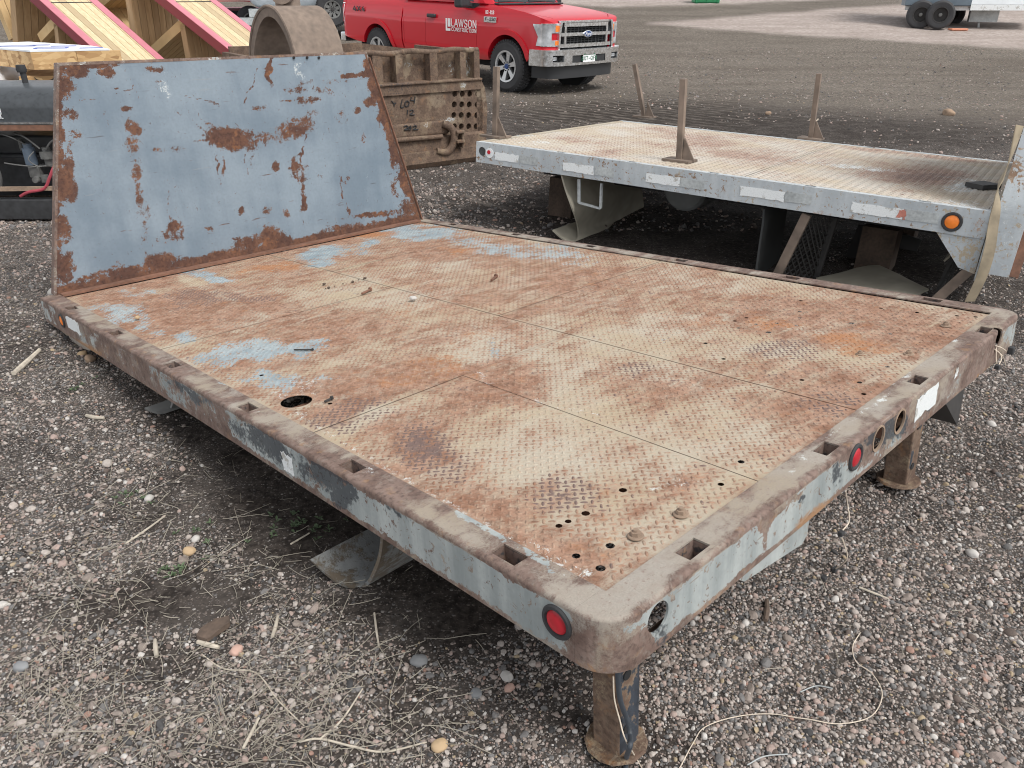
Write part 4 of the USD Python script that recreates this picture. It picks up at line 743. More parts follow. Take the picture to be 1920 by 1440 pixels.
def stake(base, top, w):
    b = E2.at(*base, 2, .0); bw = E2.w(b)[0]; n = np.array([bw[0], bw[1], 0]); t = E2.l(on_plane(*top, bw, n))[0]
    s = obj('stake', bar(b, t, w, w, (0, 1, 0)), M['stake'], fb2, smooth=False)
    obj('base_plate', bx(b + [-.075, -.09, .0005], b + [.075, .09, .014]), M['stake'], s, smooth=False)
    obj('gusset', extr([(0, 0), (.08, 0), (0, .13)], .012, [(0, -1, 0), (0, 0, 1), (1, 0, 0)], b + [-.006, -w / 2, .014]), M['stake'], s, smooth=False)
    return s
M['faded_tape_red'] = plain('faded_tape_red', (.42, .16, .12), .5, 0, .3, 40)
M['stake'] = plain('rusty_green_grey_steel', (0.165, 0.125, 0.098), 0.8, 0, 0.5, 9, 0.3)
for b_, t_ in (((929, 257), (931, 125)), ((1274, 302), (1282, 148)), ((1208, 220), (1190, 120)), ((1520, 261), (1536, 138))): stake(b_, t_, .036)
# tapes, lamps on the near side rail
def tape2(u0, v0, u1, v1, seed, mat, j=.002):
    a, b = E2.at(u0, v0, 0, 0), E2.at(u1, v1, 0, 0); pg = ragged(b[1], a[1], b[2], a[2], seed, j)
    A = E2.at(u0, v0, 0, 0); Bm = E2.at(u1, v1 - 0, 0, 0); zc = (A[2] + Bm[2]) / 2; hgt = .026
    pg = ragged(min(a[1], b[1]), max(a[1], b[1]), zc - hgt, zc + hgt, seed, j)
    obj('reflective_tape', extr(pg, .0012, [(0, 1, 0), (0, 0, 1), (-1, 0, 0)], (-.0006, 0, 0)), mat, fb2, smooth=False)
for k, (u0, v0, u1, v1, m) in enumerate([(928, 292, 972, 298, 0), (974, 298, 1009, 303, 1), (1056, 311, 1113, 321, 0), (1115, 321, 1151, 324, 1), (1211, 330, 1274, 344, 0), (1276, 340, 1321, 350, 1), (1388, 356, 1470, 370, 0), (1472, 368, 1522, 375, 1), (1597, 386, 1692, 404, 0), (1697, 400, 1760, 412, 1)]): tape2(u0, v0, u1, v1, 20 + k, M['grey_tape'] if m else M['white_tape'])
for k, (u, v) in enumerate([(1690, 402)]):
    q = E2.at(u, v, 0, 0); obj('reflective_tape', extr(ragged(q[1] - .018, q[1] + .018, q[2] - .02, q[2] + .02, 60 + k, .005), .0016, [(0, 1, 0), (0, 0, 1), (-1, 0, 0)], (-.0012, 0, 0)), M['faded_tape_red'], fb2, smooth=False, label='scrap of faded red reflective tape')
p = E2.at(918, 287, 0, 0); lamp2 = obj('lamp_base', cyl(p, .033, .006, 'x', 28), M['white_tape'], fb2, label='broken white lamp disc beside the round hole'); obj('lens_scrap', cyl(p + [-.003, .004, .006], .014, .006, 'x', 9), M['red_lens'], lamp2)
lamp(E2.at(1785, 416, 0, 0), (-1, 0, 0), M['amber_lens'], fb2, 1.28, label='orange round marker lamp at the headboard end of the near rail')
# headboard of the second flatbed
def wear_hb2(v): n = fbm(v * 5, 4, 81) - .5; return stack3(0 * n, .72 + .9 * n, .6 + n), stack3(0 * n, .3 + .6 * n, .42 + .5 * n)
hbm = to_man(extr([(-.03, -.30), (W2 + .03, -.30), (W2 + .02, .02), (W2 - .52, 1.25), (.52, 1.25), (-.02, .02)], .13, [(1, 0, 0), (0, 0, 1), (0, -1, 0)], (0, -L2 - .02, 0))).refine_to_length(.05)
h2 = obj('headboard', from_man(hbm), M['grey_rail'], fb2, smooth=25, wear=wear_hb2, label='white headboard leaning up out of the right edge')
obj('weld_bead', tube([(-.008, -L2 - .012, -.02 - .33 * t) for t in np.linspace(0, 1, 30)], .007, 6), M['grey_tape'], h2)
obj('edge_angle', bar((-.005, -L2 - .165, -.30), (.525, -L2 - .165, 1.25), .05, .02, (1, 0, -.3)), M['rust'], h2)
obj('corner_gusset', extr([(-L2, -H2), (-L2 + .22, -H2), (-L2 + .08, -.30), (-L2, -.32)], .01, [(0, 1, 0), (0, 0, 1), (1, 0, 0)], (.005, 0, 0)), M['grey_rail'], fb2, smooth=False, wear=lambda v: (np.tile([0, .55, .7], (len(v), 1)), np.tile([0, .3, .3], (len(v), 1))))
b = E2.at(1842, 352, 2, 0); obj('steel_chock', bar(b + [-.07, .04, .014], b + [.07, -.04, .014], .11, .025), M['dark_steel'], fb2, smooth=False)
# mud flaps, mesh steps, tank under the second body
flap([(1051, 322), (1060, 355), (1074, 395), (1084, 432, .05), (1078, 452, .01), (1058, 450, .015), (1036, 432, .07)], .02, 1.05, 'mud_flap', M['tan_flap'], fr=E2, parent=fb2, label='pale mud flap with a square steel bracket, bulging to the ground')
for (u, v) in ((1081, 1081 - 735), (1124, 350)): pass
bp = [E2.at(u, v, 0, .03) + [0, -.02, 0] for (u, v) in ((1081, 335), (1081, 379), (1121, 390), (1123, 343))]
br_ = obj('flap_bracket', bar(bp[0], bp[1], .02, .012, (1, 0, 0)), M['grey_tape'], fb2, smooth=False)
for a, c in ((1, 2), (2, 3)): obj('bracket_bar', bar(bp[a], bp[c], .012, .02, (1, 0, 0)), M['grey_tape'], br_, smooth=False)
flap([(1432, 392), (1430, 420), (1424, 460), (1418, 505), (1417, 520)], .05, .5, 'mud_flap', M['black_flap'], fr=E2, parent=fb2, label='flat black rubber flap under the middle of the near rail')
def mesh_step(c, nm_label, n1, n2):
    """an expanded-metal step: c = four corners (top left, top right, bottom right, bottom left) in local coordinates"""
    c = np.array(c); s = obj('mesh_step', bar(c[0], c[3], .05, .03, (1, 0, 0)), M['stake'], fb2, smooth=False, label=nm_label); w = []
    q = lambda a, b: (1 - b) * ((1 - a) * c[0] + a * c[1]) + b * ((1 - a) * c[3] + a * c[2])
    for k in range(-n2, n1 + 1):
        for sg_ in (1, -1):
            pts = []
            for t in np.linspace(0, 1, 9):
                a = (k + t * n2) / n1 if sg_ > 0 else 1 - (k + t * n2) / n1
                if -1e-6 <= a <= 1 + 1e-6: pts.append(q(a, t))
            if len(pts) > 1: w.append(bar(pts[0], pts[-1], .006, .006, (1, 0, 0.1)))
    obj('expanded_mesh', cat_(w), M['dark_steel'], s, smooth=False); obj('side_bar', bar(c[1], c[2], .03, .03, (1, 0, 0)), M['dark_steel'], s, smooth=False)
def e2x(u, v, x): return E2.at(u, v, 0, x)
mesh_step([e2x(1513, 402, .04), e2x(1567, 408, .3), e2x(1528, 530, .3), e2x(1455, 520, .04)], 'slanting expanded metal step under the near rail', 7, 9)
mesh_step([e2x(1835, 490, .02), e2x(1806, 440, .3), e2x(1760, 545, .3), e2x(1752, 565, .02)], 'expanded metal step below the headboard corner', 5, 7)
obj('tank', lathe([(0, -.3), (.14, -.3), (.16, -.27), (.16, .27), (.14, .3), (0, .3)], 24, 'x').apply_translation(e2x(1310, 372, .9) * [1, 1, 0] + [0, 0, -.22]), M['flap'], fb2, label='pale round tank end seen below the rail')
flap([(1795, 440), (1790, 470), (1770, 490)], .5, 1.3, 'mud_flap', M['tan_flap'], fr=E2, parent=fb2, label='dusty tan flap in the dark below the right end')
for (u, v, x) in ((1640, 430, .8), (1700, 440, 1.2)): p = e2x(u, v, x); obj('flap_hanger', bar(p, p + [0, .05, -.3], .2, .02, (1, 0, 0)), M['dark_steel'], fb2, smooth=False)
# cord round one stake
b = E2.at(1520, 255, 2, .0) + [0, 0, .13]
obj('tie_cord', tube([b + [.035 * math.cos(a), .035 * math.sin(a), .01 * math.sin(3 * a)] for a in np.linspace(0, 6.28, 16)] + [b + [-.05, -.02, -.03], b + [-.06, -.06, -.1], b + [-.07, -.09, -.135]], .004, 6), M['wire'], fb2, label='pale cord tied round one stake')
# webbing strap
def ribbon(pts, w, t, side):
    P = smooth_path(pts, 8); T = np.gradient(P, axis=0); T /= np.linalg.norm(T, axis=1, keepdims=True); V, F = [], []; n = len(P)
    S = np.array([np.interp(np.linspace(0, 1, n), np.linspace(0, 1, len(side)), np.array(side)[:, k]) for k in range(3)]).T; S -= T * np.sum(S * T, 1)[:, None]; S /= np.linalg.norm(S, axis=1, keepdims=True); N = np.cross(T, S)
    for p, s, m in zip(P, S, N): V += [p + s * w / 2 + m * t / 2, p - s * w / 2 + m * t / 2, p - s * w / 2 - m * t / 2, p + s * w / 2 - m * t / 2]
    for i in range(n - 1):
        for j in range(4): k = (j + 1) % 4; F += [(4 * i + j, 4 * i + k, 4 * i + 4 + k), (4 * i + j, 4 * i + 4 + k, 4 * i + 4 + j)]
    e = 4 * (n - 1); F += [(0, 2, 1), (0, 3, 2), (e, e + 1, e + 2), (e, e + 2, e + 3)]; m = trimesh.Trimesh(np.array(V), F, process=False); m.fix_normals(); return m
M['strap'] = plain('dirty_tan_webbing', (.26, .215, .15), 0.9, 0, 0.35, 14, 0.3)
yd = lambda u, v, y: on_y(u, v, y)
strap_pts = [yd(1912, 235, 3.63), yd(1893, 300, 3.60), yd(1873, 350, 3.57), yd(1869, 385, 3.53), yd(1862, 425, 3.50), yd(1855, 470, 3.47), yd(1840, 520, 3.46), yd(1818, 565, 3.50)]
tag(obj('webbing_strap', ribbon(strap_pts, .048, .004, [(.8, .3, .1), (.3, .9, .1), (.9, .1, 0), (.95, -.2, .1), (1, 0, .1)]), M['strap'], smooth=40), 'dirty tan webbing strap hanging over the white headboard', 'strap')
# the flap that lies on the ground
gp = [on_z(u, v, .02) for (u, v) in ((1530, 522), (1600, 512), (1645, 512), (1738, 556), (1690, 590), (1560, 575))]
fl = extr([(q[0], q[1]) for q in gp], .012, o=(0, 0, 0)); fl = from_man(to_man(fl).refine_to_length(.06)); fl.apply_translation((0, 0, .015)); fl.vertices[:, 2] += .05 * np.exp(-((fl.vertices[:, 0] - gp[2][0]) / .22) ** 2) + zg(fl.vertices[:, 0], fl.vertices[:, 1])
tag(obj('fallen_mud_flap', fl, M['tan_flap'], smooth=30), 'tan mud flap lying flat on the dark soil between the flatbeds', 'mud flap')
c = on_z(1925, 470, 0); 0 and tag(obj('steel_drum', move(lathe([(0, 0), (.28, 0), (.29, .03), (.29, .55), (.28, .58), (0, .58)], 28), c + [.34, .9, 0]), plain('grey_blue_drum', (.18, .20, .22), .55), smooth=40), 'grey blue steel drum at the right edge beyond the headboard', 'drum')

# ------------------------------------------------------------------ the rusty bucket behind the headboard
B = Frame([[.823, -.567, 0], [.567, .823, 0], [0, 0, 1]], (-1.007, 7.677, 0))
bk = thing('rusty_bucket', 'large rusty steel loader bucket with ribbed rim and handwritten lot number', 'bucket', B.O, B.R)
def wear_b(v):
    n = fbm(v * [5, 5, 5], 4, 91) - .5; n2 = fbm(v * [16, 16, 3], 4, 92) - .5; u, w = picture(B.w(v))
    pale = blobs(u, w, [(770, 125, 18, 22, .55), (735, 130, 8, 20, .5), (842, 130, 20, 20, .6), (878, 120, 6, 30, .75), (870, 160, 10, 8, .7), (830, 225, 40, 8, .7), (800, 235, 12, 8, .6), (815, 195, 26, 22, .3), (855, 260, 6, 10, .6), (895, 250, 10, 20, .4), (800, 285, 80, 5, .3), (715, 158, 6, 10, .5)])
    return stack3(0 * n, pale * .85 + .5 * n2 - .1, .32 + 1.0 * n2 + .3 * pale), stack3(blobs(u, w, [(745, 160, 40, 8, .6), (850, 115, 10, 12, .5), (800, 112, 30, 8, .55), (740, 170, 30, 12, .5), (790, 210, 20, 12, .3)]) + .5 * n, .25 + .9 * n, 0 * n)
def bobj(nm, m, parent=None, label=None, sm=30, ref=.04): return obj(nm, from_man(to_man(m).refine_to_length(ref)), M['bucket'], parent or bk, smooth=sm, wear=wear_b, label=label)
XZ = [(1, 0, 0), (0, 0, 1), (0, -1, 0)]                             # polygon (s, z), extruded towards the camera
hol = [B.at(u, v, 1, 0) for v, us in ((176, (853, 867, 881, 896)), (196, (852, 866, 880, 895)), (216, (851, 865, 879, 894)), (237, (852, 865, 879, 893)), (256, (850, 864, 878, 893))) for u in us]
face = sg.Polygon([(-1.2, .14), (.855, .14), (.87, .5), (.845, .77), (-1.2, .77)])
for h in hol: face = face.difference(sg.Point(h[0], h[2]).buffer(.029, 8))
fp = bobj('face_plate', extr(face, .025, XZ, (0, .025, 0)))
bobj('backing_plate', bx((.5, .07, .14), (.86, .085, .77)))
bobj('band_plate', bx((-1.2, -.018, .685), (.845, -.0005, .768)))
bobj('recessed_panel', bx((-1.2, .10, .775), (.835, .12, 1.03)))
for (u0, u1) in ((699, 717), (742, 755), (806, 820), (863, 873), (889, 899)):
    a, c = B.at(u0, 125, 1, 0), B.at(u1, 125, 1, 0); bobj('rib', bx((a[0], -.004, .79), (c[0], .099, 1.03)))
for s in (-.45, -.75, -1.05): bobj('rib', bx((s, -.004, .79), (s + .07, .099, 1.03)))
bobj('rim_lip', tube([(s, .02 + .012 * math.sin(9 * s), 1.045 + .008 * math.sin(14 * s)) for s in np.linspace(-1.2, .84, 40)], .024, 10), sm=50)
bobj('ledge', rbox((-1.2, -.035, .768), (.85, .10, .79), .008), sm=40)
bobj('mid_boss', rbox((-1.2, -.05, .30), (.455, .0, .43), .03), sm=40)
bobj('pipe', tube([(-1.2, -.065, .30), (-.3, -.065, .30), (.36, -.06, .285)], .022, 10), sm=50)
hk = bobj('hook', tube([(.28, -.08, .16), (.38, -.09, .14), (.45, -.1, .2), (.47, -.1, .3), (.44, -.08, .37), (.38, -.05, .40)], [.028, .034, .036, .036, .036, .034], 12, 6), sm=60)
for z in (.22, .31): bobj('hook_lug', rbox((.47, -.16, z), (.56, -.04, z + .03), .008), hk)
bobj('hook_pin', bx((.54, -.14, .17), (.56, -.06, .34)), hk)
bobj('lower_plate', extr([(0, .29), (0, .0), (-.06, .08), (-.045, .27)], 2.06, [(0, 1, 0), (0, 0, 1), (1, 0, 0)], (-1.2, 0, 0)), sm=20)
bobj('wear_bar', extr([(-.0, .17), (-.085, .16), (-.10, .06), (-.05, .005), (0, .0)], 1.95, [(0, 1, 0), (0, 0, 1), (1, 0, 0)], (-1.2, 0, 0)), sm=20)
bobj('end_wall', extr([(.80, .0), (.86, .0), (.905, .2), (.925, .5), (.895, .70), (.855, .77), (.836, .79), (.836, 1.03), (.80, 1.03)], 1.25, [(1, 0, 0), (0, 0, 1), (0, -1, 0)], (0, 1.25, 0)), sm=30)
bobj('back_wall', extr([(-1.2, .1), (.80, .1), (.80, .985), (.1, 1.075), (-.15, 1.065), (-1.2, 1.08)], .04, XZ, (0, 1.2, 0)), sm=20)
bobj('floor_plate', bx((-1.2, .03, .1), (.80, 1.15, .14)))
bobj('far_end_wall', bx((-1.25, .0, .02), (-1.2, 1.25, 1.03)))
M['marker'] = plain('black_marker', (.02, .02, .022), .8, 0, .1)
def scrawl(strokes, nm, y=-.004):                                   # handwriting: strokes of photo pixels on the bucket's face
    m = [tube([np.array([q[0], y, q[2]]) for q in (B.at(u, v, 1, 0) for (u, v) in st)], .0055, 5, 4) for st in strokes]
    obj(nm, cat_(m), M['marker'], fp, smooth=False)
scrawl([[(754, 186), (751, 201), (757, 200)], [(763, 189), (759, 193), (760, 199), (765, 198), (767, 192), (763, 189)], [(771, 182), (770, 188), (778, 188)], [(778, 181), (776, 194)], [(764, 206), (763, 215)], [(768, 208), (773, 206), (774, 210), (768, 215), (777, 215)]], 'handwriting')
scrawl([[(752, 236), (757, 234), (759, 238), (753, 242), (760, 242)], [(762, 236), (760, 240), (763, 242), (766, 238), (762, 236)], [(765, 234), (764, 243)], [(769, 236), (774, 234), (775, 238), (769, 242), (779, 241)]], 'handwriting', -.056)
scrawl([[(734, 189), (738, 194), (742, 193)], [(738, 194), (739, 199)]], 'chalk_mark')

# the arched band standing behind the headboard
AX = np.array([[.66, .75, 0], [-.75, .66, 0], [0, 0, 1]])          # columns: along the arch, through it, up
p0 = on_y(467, 100, 6.8); AO = np.array([p0[0], 6.8, 0.0])
arch = thing('steel_arch', 'brown rusty arched steel band standing behind the headboard', 'steel arch', AO, AX)
t = np.linspace(math.pi, 0, 40); k_ = .06
outer_p = [(-.02, 0)] + [(.41 + .43 * math.cos(a), .84 + .60 * math.sin(a) ** .92 + .02 * math.sin(2 * a)) for a in t] + [(.84, 0)]
inner_p = [(.77, 0)] + [(.41 + .365 * math.cos(a), .84 + .525 * math.sin(a) ** .92 + .02 * math.sin(2 * a)) for a in t[::-1]] + [(.05, 0)]
am = extr(outer_p + inner_p, .40, [(1, 0, 0), (0, 0, 1), (0, -1, 0)], (0, .40, 0)); am = from_man(to_man(am).refine_to_length(.05)); am.vertices += .012 * (np.column_stack([fbm(am.vertices * 4, 3, s) for s in (1, 2, 3)]) - .5)
M['arch'] = plain('brown_scaled_steel', (.19, .145, .115), .85, 0, .28, 22, .5)
obj('band', am, M['arch'], arch, smooth=45)
obj('edge_bead', tube([(x, .0, z) for x, z in outer_p[1:-1]], .012, 6), M['arch'], arch, smooth=50)

# ------------------------------------------------------------------ the engine unit at the left edge
eng = thing('engine_unit', 'old engine power unit under a black hood at the left edge', 'engine', (-3.60, 5.75, 0))
M['hood'] = plain('faded_black_hood', (.045, .05, .055), .38, 0, .25, 30, .1)
M['oily'] = plain('oily_black_iron', (.03, .031, .033), .5, 0, .4, 30, .4)
M['grey_iron'] = plain('grey_cast_iron', (.14, .14, .135), .55, .3, .3, 40, .3)
M['chrome'] = plain('dull_chrome', (.62, .63, .64), .2, 1, .05, 30, .02)
hp = [(0, .70), (0, .80)] + [(.20 - .20 * math.cos(a), .80 + .135 * math.sin(a)) for a in np.linspace(.12, 1.5, 9)] + [(.36, .95), (.6, .935), (.78, .88), (.85, .80), (.85, .70)]
hd = obj('hood', extr(hp, 1.6, [(0, 1, 0), (0, 0, 1), (1, 0, 0)], (-1.0, 0, 0)), M['hood'], eng, smooth=40)
obj('trim_strip', bx((-1.0, -.008, .698), (.6, .0, .712)), M['chrome'], hd)
obj('hood_rail', bx((-1.0, -.006, .655), (.6, .03, .693)), M['rust'], eng)
obj('lettering', move(text_mesh('7L', .06, .002), (0, -.003, 0), np.array([[0, 1, 0], [0, 0, -1], [-1, 0, 0]]).T @ np.eye(3)).apply_translation((.02, 0, .86)) if False else cat_([bx((-.02, -.003, .80), (.01, -.0005, .806)), bx((.005, -.003, .775), (.011, -.0005, .806)), bx((-.015, -.003, .735), (.015, -.0005, .741)), bx((-.003, -.003, .735), (.003, -.0005, .765)), bx((-.012, -.003, .765), (.012, -.0005, .771))]), M['white_tape'], hd, smooth=False)
obj('base_beam', rbox((-1.0, -.02, .02), (.6, .06, .17), .01), M['oily'], eng); obj('far_beam', bx((-1.0, .75, .02), (.6, .83, .17)), M['oily'], eng)
for x in (-1.0, .56): obj('corner_post', bx((x, .0, .17), (x + .04, .05, .655)), M['oily'], eng)
obj('guard_bar', bar((-1.0, -.012, .235), (.6, -.012, .255), .02, .03), M['rust_dust'], eng)
blk = obj('engine_block', cat_([rbox((-.75, .22, .18), (.42, .62, .45), .02), rbox((-.7, .25, .45), (.4, .55, .58), .02), bx((-.7, .2, .40), (.4, .24, .43))]), M['oily'], eng)
for x in (-.05, .22): obj('spark_plug', cyl((x, .22, .52), .012, .08, 'z', 10), M['grey_iron'], blk)
obj('oil_filter', cat_([cyl((.07, .1, .46), .042, .12, 'z', 20), cyl((.07, .1, .535), .03, .03, 'z', 16)]), plain('blue_grey_filter', (.10, .13, .17), .5), eng); obj('carburettor', cat_([cyl((.2, .1, .47), .05, .05, 'z', 20), cyl((.2, .1, .42), .03, .05, 'z', 16), cyl((.2, .1, .51), .028, .03, 'z', 16), bx((.13, .08, .385), (.27, .13, .40))]), M['grey_iron'], eng)
obj('fuel_pump', cat_([rbox((.05, .06, .31), (.13, .12, .39), .008, 2), cyl((.1, .05, .30), .022, .04, 'y', 14), rbox((.12, .07, .27), (.17, .1, .33), .006, 2)]), M['grey_iron'], eng); obj('intake_pipe', tube([(-.40, .05, .47), (-.30, .04, .50), (-.22, .04, .44), (-.205, .05, .33), (-.23, .06, .24)], .05, 14, 6), M['old_rubber'], eng, smooth=60)
for path, r in (([(.0, .1, .62), (.1, .05, .60), (.18, .06, .52)], .006), ([(.2, .08, .5), (.3, .04, .58), (.42, .06, .60)], .007), ([(.08, .08, .54), (.02, .03, .6), (-.08, .05, .63)], .005), ([(.25, .07, .43), (.33, .05, .36), (.4, .06, .30)], .006), ([(-.1, .05, .42), (0, .03, .41), (.12, .06, .39)], .005), ([(.13, .06, .5), (.10, .02, .45), (.14, .04, .40), (.2, .05, .40)], .004)): obj('fuel_line', tube(path, r, 7, 8), M['grey_iron'], eng)
obj('red_hose', tube([(-.02, .0, .19), (.06, -.02, .225), (.18, -.02, .25), (.24, -.015, .33), (.30, .0, .42), (.40, .05, .5)], .011, 8, 8), plain('red_hose', (.34, .05, .07), .5), eng)
obj('breather', cat_([cyl((.06, .3, .985), .02, .10, 'z', 14), lathe([(0, .03), (.03, .03), (.036, .0), (.03, -.02), (0, -.02)], 18).apply_translation((.055, .3, 1.035))]), M['rubber'], eng, label='black mushroom breather on the hood')

# ------------------------------------------------------------------ timber: wrapped panel stack and bundled trusses
def wood(name, a, b, grain=(4, 4, 60), dark=(.20, .11, .05)):
    g = G(); P = g.obj(); r = g.n('object_info', 'random'); t = g.noise(g.stretch(P, grain), 1.0, 5, .6, .5); k = g.n('voronoi_texture', 'distance', vector=P, scale=3.2)
    c = g.mix(g.thr(t, .3, .7), a, b); c = g.mix(g.thr(k, .05, .025), c, dark); c = g.mix(g.lin(r, 0, 1, 0, .75), c, tuple(x * .62 for x in a))
    return g.done(name, base_color=c, roughness=.7, normal=g.bump(t, .15, .002))
M['wood_v'] = wood('pine_boards', (.40, .255, .13), (.54, .37, .21), (22, 22, 2)); M['wood_c'] = wood('pine_chords', (.55, .42, .25), (.66, .54, .35), (3, 30, 30)); M['wood_d'] = wood('pine_diagonals', (.54, .36, .17), (.64, .46, .24), (6, 30, 6))
def osb():
    g = G(); P = g.obj(); v = g.n('voronoi_texture', 'color', vector=g.stretch(P, (1, 1, 2.4)), scale=16.0); s = g.n('separate_color', 'r', color=v)
    return g.done('strand_board', base_color=g.ramp(s, [(0, (.34, .19, .08)), (.5, (.50, .31, .14)), (1, (.62, .42, .21))]), roughness=.75)
M['osb'] = osb()
M['red_trim'] = plain('dark_red_trim', (.17, .02, .03), .45, 0, .12, 8, .05); M['pink_trim'] = plain('pink_red_trim', (.52, .19, .23), .4, 0, .1, 8, .05); M['white_wrap'] = plain('white_plastic_wrap', (.74, .76, .78), .4, 0, .06, 9, .3); M['blue_print'] = plain('blue_print', (.08, .12, .42), .45, 0, .15)
T = Frame([[.835, .55, 0], [-.55, .835, 0], [0, 0, 1]], on_y(183, 113, 9.0))
NP, PW = 7, .085
def truss(name, label, shift, members, chord, far=0.0):
    O = T.O + np.array([0, 0, 0.]); tr = thing(name, label, 'timber truss', T.w(shift)[0], T.R)
    fr = Frame(T.R, T.w(shift)[0])
    def member(a, b, w, mat, nm, ply=NP, y0=.02):
        A, Bq = fr.at(*a, 1, 0), fr.at(*b, 1, 0); A[1] = Bq[1] = 0
        for k in range(ply):
            e = rng.normal(0, .006, 2); o = np.array([0, y0 + PW * (k + .5), 0]); dd = (Bq - A) / np.linalg.norm(Bq - A)
            obj(nm, bar(A + o + dd * e[0], Bq + o + dd * e[1], PW - .007, w, (dd[2], 0.0, -dd[0])), mat, tr, smooth=False)
    for (a, b, w, mat, nm) in members: member(a, b, w, M[mat], nm)
    a, b = chord; A, Bq = fr.at(*a, 1, 0), fr.at(*b, 1, 0); A[1] = Bq[1] = 0; dd = (Bq - A) / np.linalg.norm(Bq - A); up = np.array([-dd[2], 0, dd[0]]); up *= np.sign(up[2]); A -= dd * .5; Bq += dd * 1.0
    cut = 0.55
    for k in range(NP):
        o = np.array([0, .02 + PW * (k + .5), 0]) + up * .045; L = np.linalg.norm(Bq - A)
        obj('chord_board', bar(A + o, Bq + o, PW - .006, .09, up), M['wood_c'], tr, smooth=False)
    W = NP * PW + .04
    for y, s in ((.0, 1), (W - .0, -1)):
        obj('edge_flashing', bar(A + up * .095 + [0, y + s * .035, 0], Bq + up * .095 + [0, y + s * .035, 0], .09, .006, up), M['pink_trim'], tr, smooth=False)
        obj('edge_flashing', bar(A + up * .045 + [0, y - s * .013, 0], Bq + up * .045 + [0, y - s * .013, 0], .006, .10, up), M['red_trim'], tr, smooth=False)
    obj('steel_band', bar(A + dd * .72 + up * .092 + [0, .02, 0], A + dd * .72 + up * .092 + [0, W - .02, 0], .012, .004, up), M['dark_steel'], tr, smooth=False)
    return tr
m1 = [((18, -20), (30, 150), .035 * 3, 'wood_v', 'web_board'), ((69, 72), (100, 38), .09, 'wood_d', 'web_board'), ((100, 48), (112, 150), .07, 'wood_v', 'web_board'), ((-20, -15), (16, 75), .09, 'wood_d', 'web_board')]
truss('truss_bundle', 'bundled pine roof trusses with red metal edging, nearest the left edge', (0, 0, 0), m1, ((58, 0), (183, 113)))
m2 = [((234, -20), (256, 125), .11, 'wood_v', 'web_board'), ((264, 112), (338, 44), .10, 'wood_d', 'web_board'), ((338, 48), (352, 125), .09, 'wood_v', 'web_board'), ((175, 12), (240, 100), .09, 'wood_d', 'web_board'), ((172, 16), (205, -12), .10, 'wood_d', 'web_board')]
s2 = T.l(on_y(421, 103, 9.2))[0]
truss('truss_bundle', 'bundled pine roof trusses with red metal edging, beside the steel arch', s2 * [1, 1, 0] * [0, 1, 0], m2, ((292, 0), (421, 103)))
# wrapped panel stack
Sx = np.array([.93, .37, 0]); Sy = np.array([-.37, .93, 0]); S = Frame(np.column_stack([Sx, Sy, [0, 0, 1]]), on_y(65, 131, 7.0) * [1, 1, 0])
zb = on_y(65, 131, 7.0)[2]
st = thing('panel_stack', 'stack of strand board panels topped with white and blue printed wrap', 'panel stack', S.O, S.R)
for k in range(2): obj('panel', bx((.0 + .34 * k, .0, zb), (.337 + .34 * k, .05, zb + .135)), M['osb'], st, smooth=False)
cor = [(-.30, .24), (0, 0)]
for k in range(6):
    a = np.array([-.12, .20]) * k * 1.0; b_ = a + np.array([-.116, .193]); obj('panel', hullpts([(x, y, z) for z in (zb, zb + .135) for (x, y) in ((a[0], a[1] + .002), (b_[0], b_[1]), (b_[0] + .06, b_[1] + .04), (a[0] + .06, a[1] + .06))]), M['osb'], st, smooth=False)
top = hullpts([(x, y, z) for z in (zb + .137, zb + .15) for (x, y) in ((0, 0), (.60, .0), (.42, .55), (-.2, 1.5), (-.75, 1.25))]); obj('wrap', top, M['white_wrap'], st, smooth=False)
for (x, y, w, h) in ((.0, .18, .26, .16), (.36, .12, .18, .06), (-.34, .62, .3, .12), (-.1, .75, .16, .05), (.1, .5, .2, .05)):
    obj('print_block', move(cat_([bx((x, y, 0), (x + w, y + .02, .002)), bx((x, y + h, 0), (x + w, y + h + .02, .002)), bx((x, y + .021, 0), (x + .02, y + h - .001, .002)), bx((x + w - .02, y + .021, 0), (x + w, y + h - .001, .002))]), (0, 0, zb + .151)), M['blue_print'], st, smooth=False)
obj('spacer', bx((.16, .1, zb - .05), (.46, .2, zb - .002)), M['bark'], st)
lb = bx((-.02, .05, .0), (.5, 1.3, zb - .055)); obj('lower_panel', bx((-.14, .06, .0), (.45, 1.2, zb - .055)), M['osb'], st, smooth=False); obj('lower_panel', bx((.455, .08, .0), (.7, 1.2, zb - .05)), M['osb'], st, smooth=False)
hornm = [tube([(.05 + x * .075, .055, .885 + z) for x, z in ((-1, .03), (-.85, .012), (-.5, .0), (0, -.002), (.5, .0), (.85, .012), (1, .03))], [.001, .004, .006, .007, .006, .004, .001], 6, 4), bx((.035, .052, .845), (.065, .058, .885))]
obj('stencil', cat_(hornm).apply_translation((.0, 0, zb - .975)), M['marker'], st)
tw = thing('wrapped_bundle', 'white plastic wrapped bundle behind the engine hood', 'bundle', on_y(-20, 150, 7.2) * [1, 1, 0], S.R)
wv = rbox((-1.2, -.3, .0), (.1, 1.2, .93), .12, 3); wm = from_man(to_man(wv).refine_to_length(.08)); wm.vertices += .03 * (np.column_stack([fbm(wm.vertices * 5, 3, s) for s in (4, 5, 6)]) - .5); obj('wrapping', wm, M['white_wrap'], tw, smooth=60); obj('strap_band', bx((-.55, -.31, .02), (-.52, -.298, .9)), M['grey_tape'], tw)
wp2 = thing('wrapped_timber_pack', 'low white wrapped timber pack seen through the steel arch', 'timber pack', on_ground(560, 90) * [1, 1, 0] + [-.2, 0, 0], S.R)
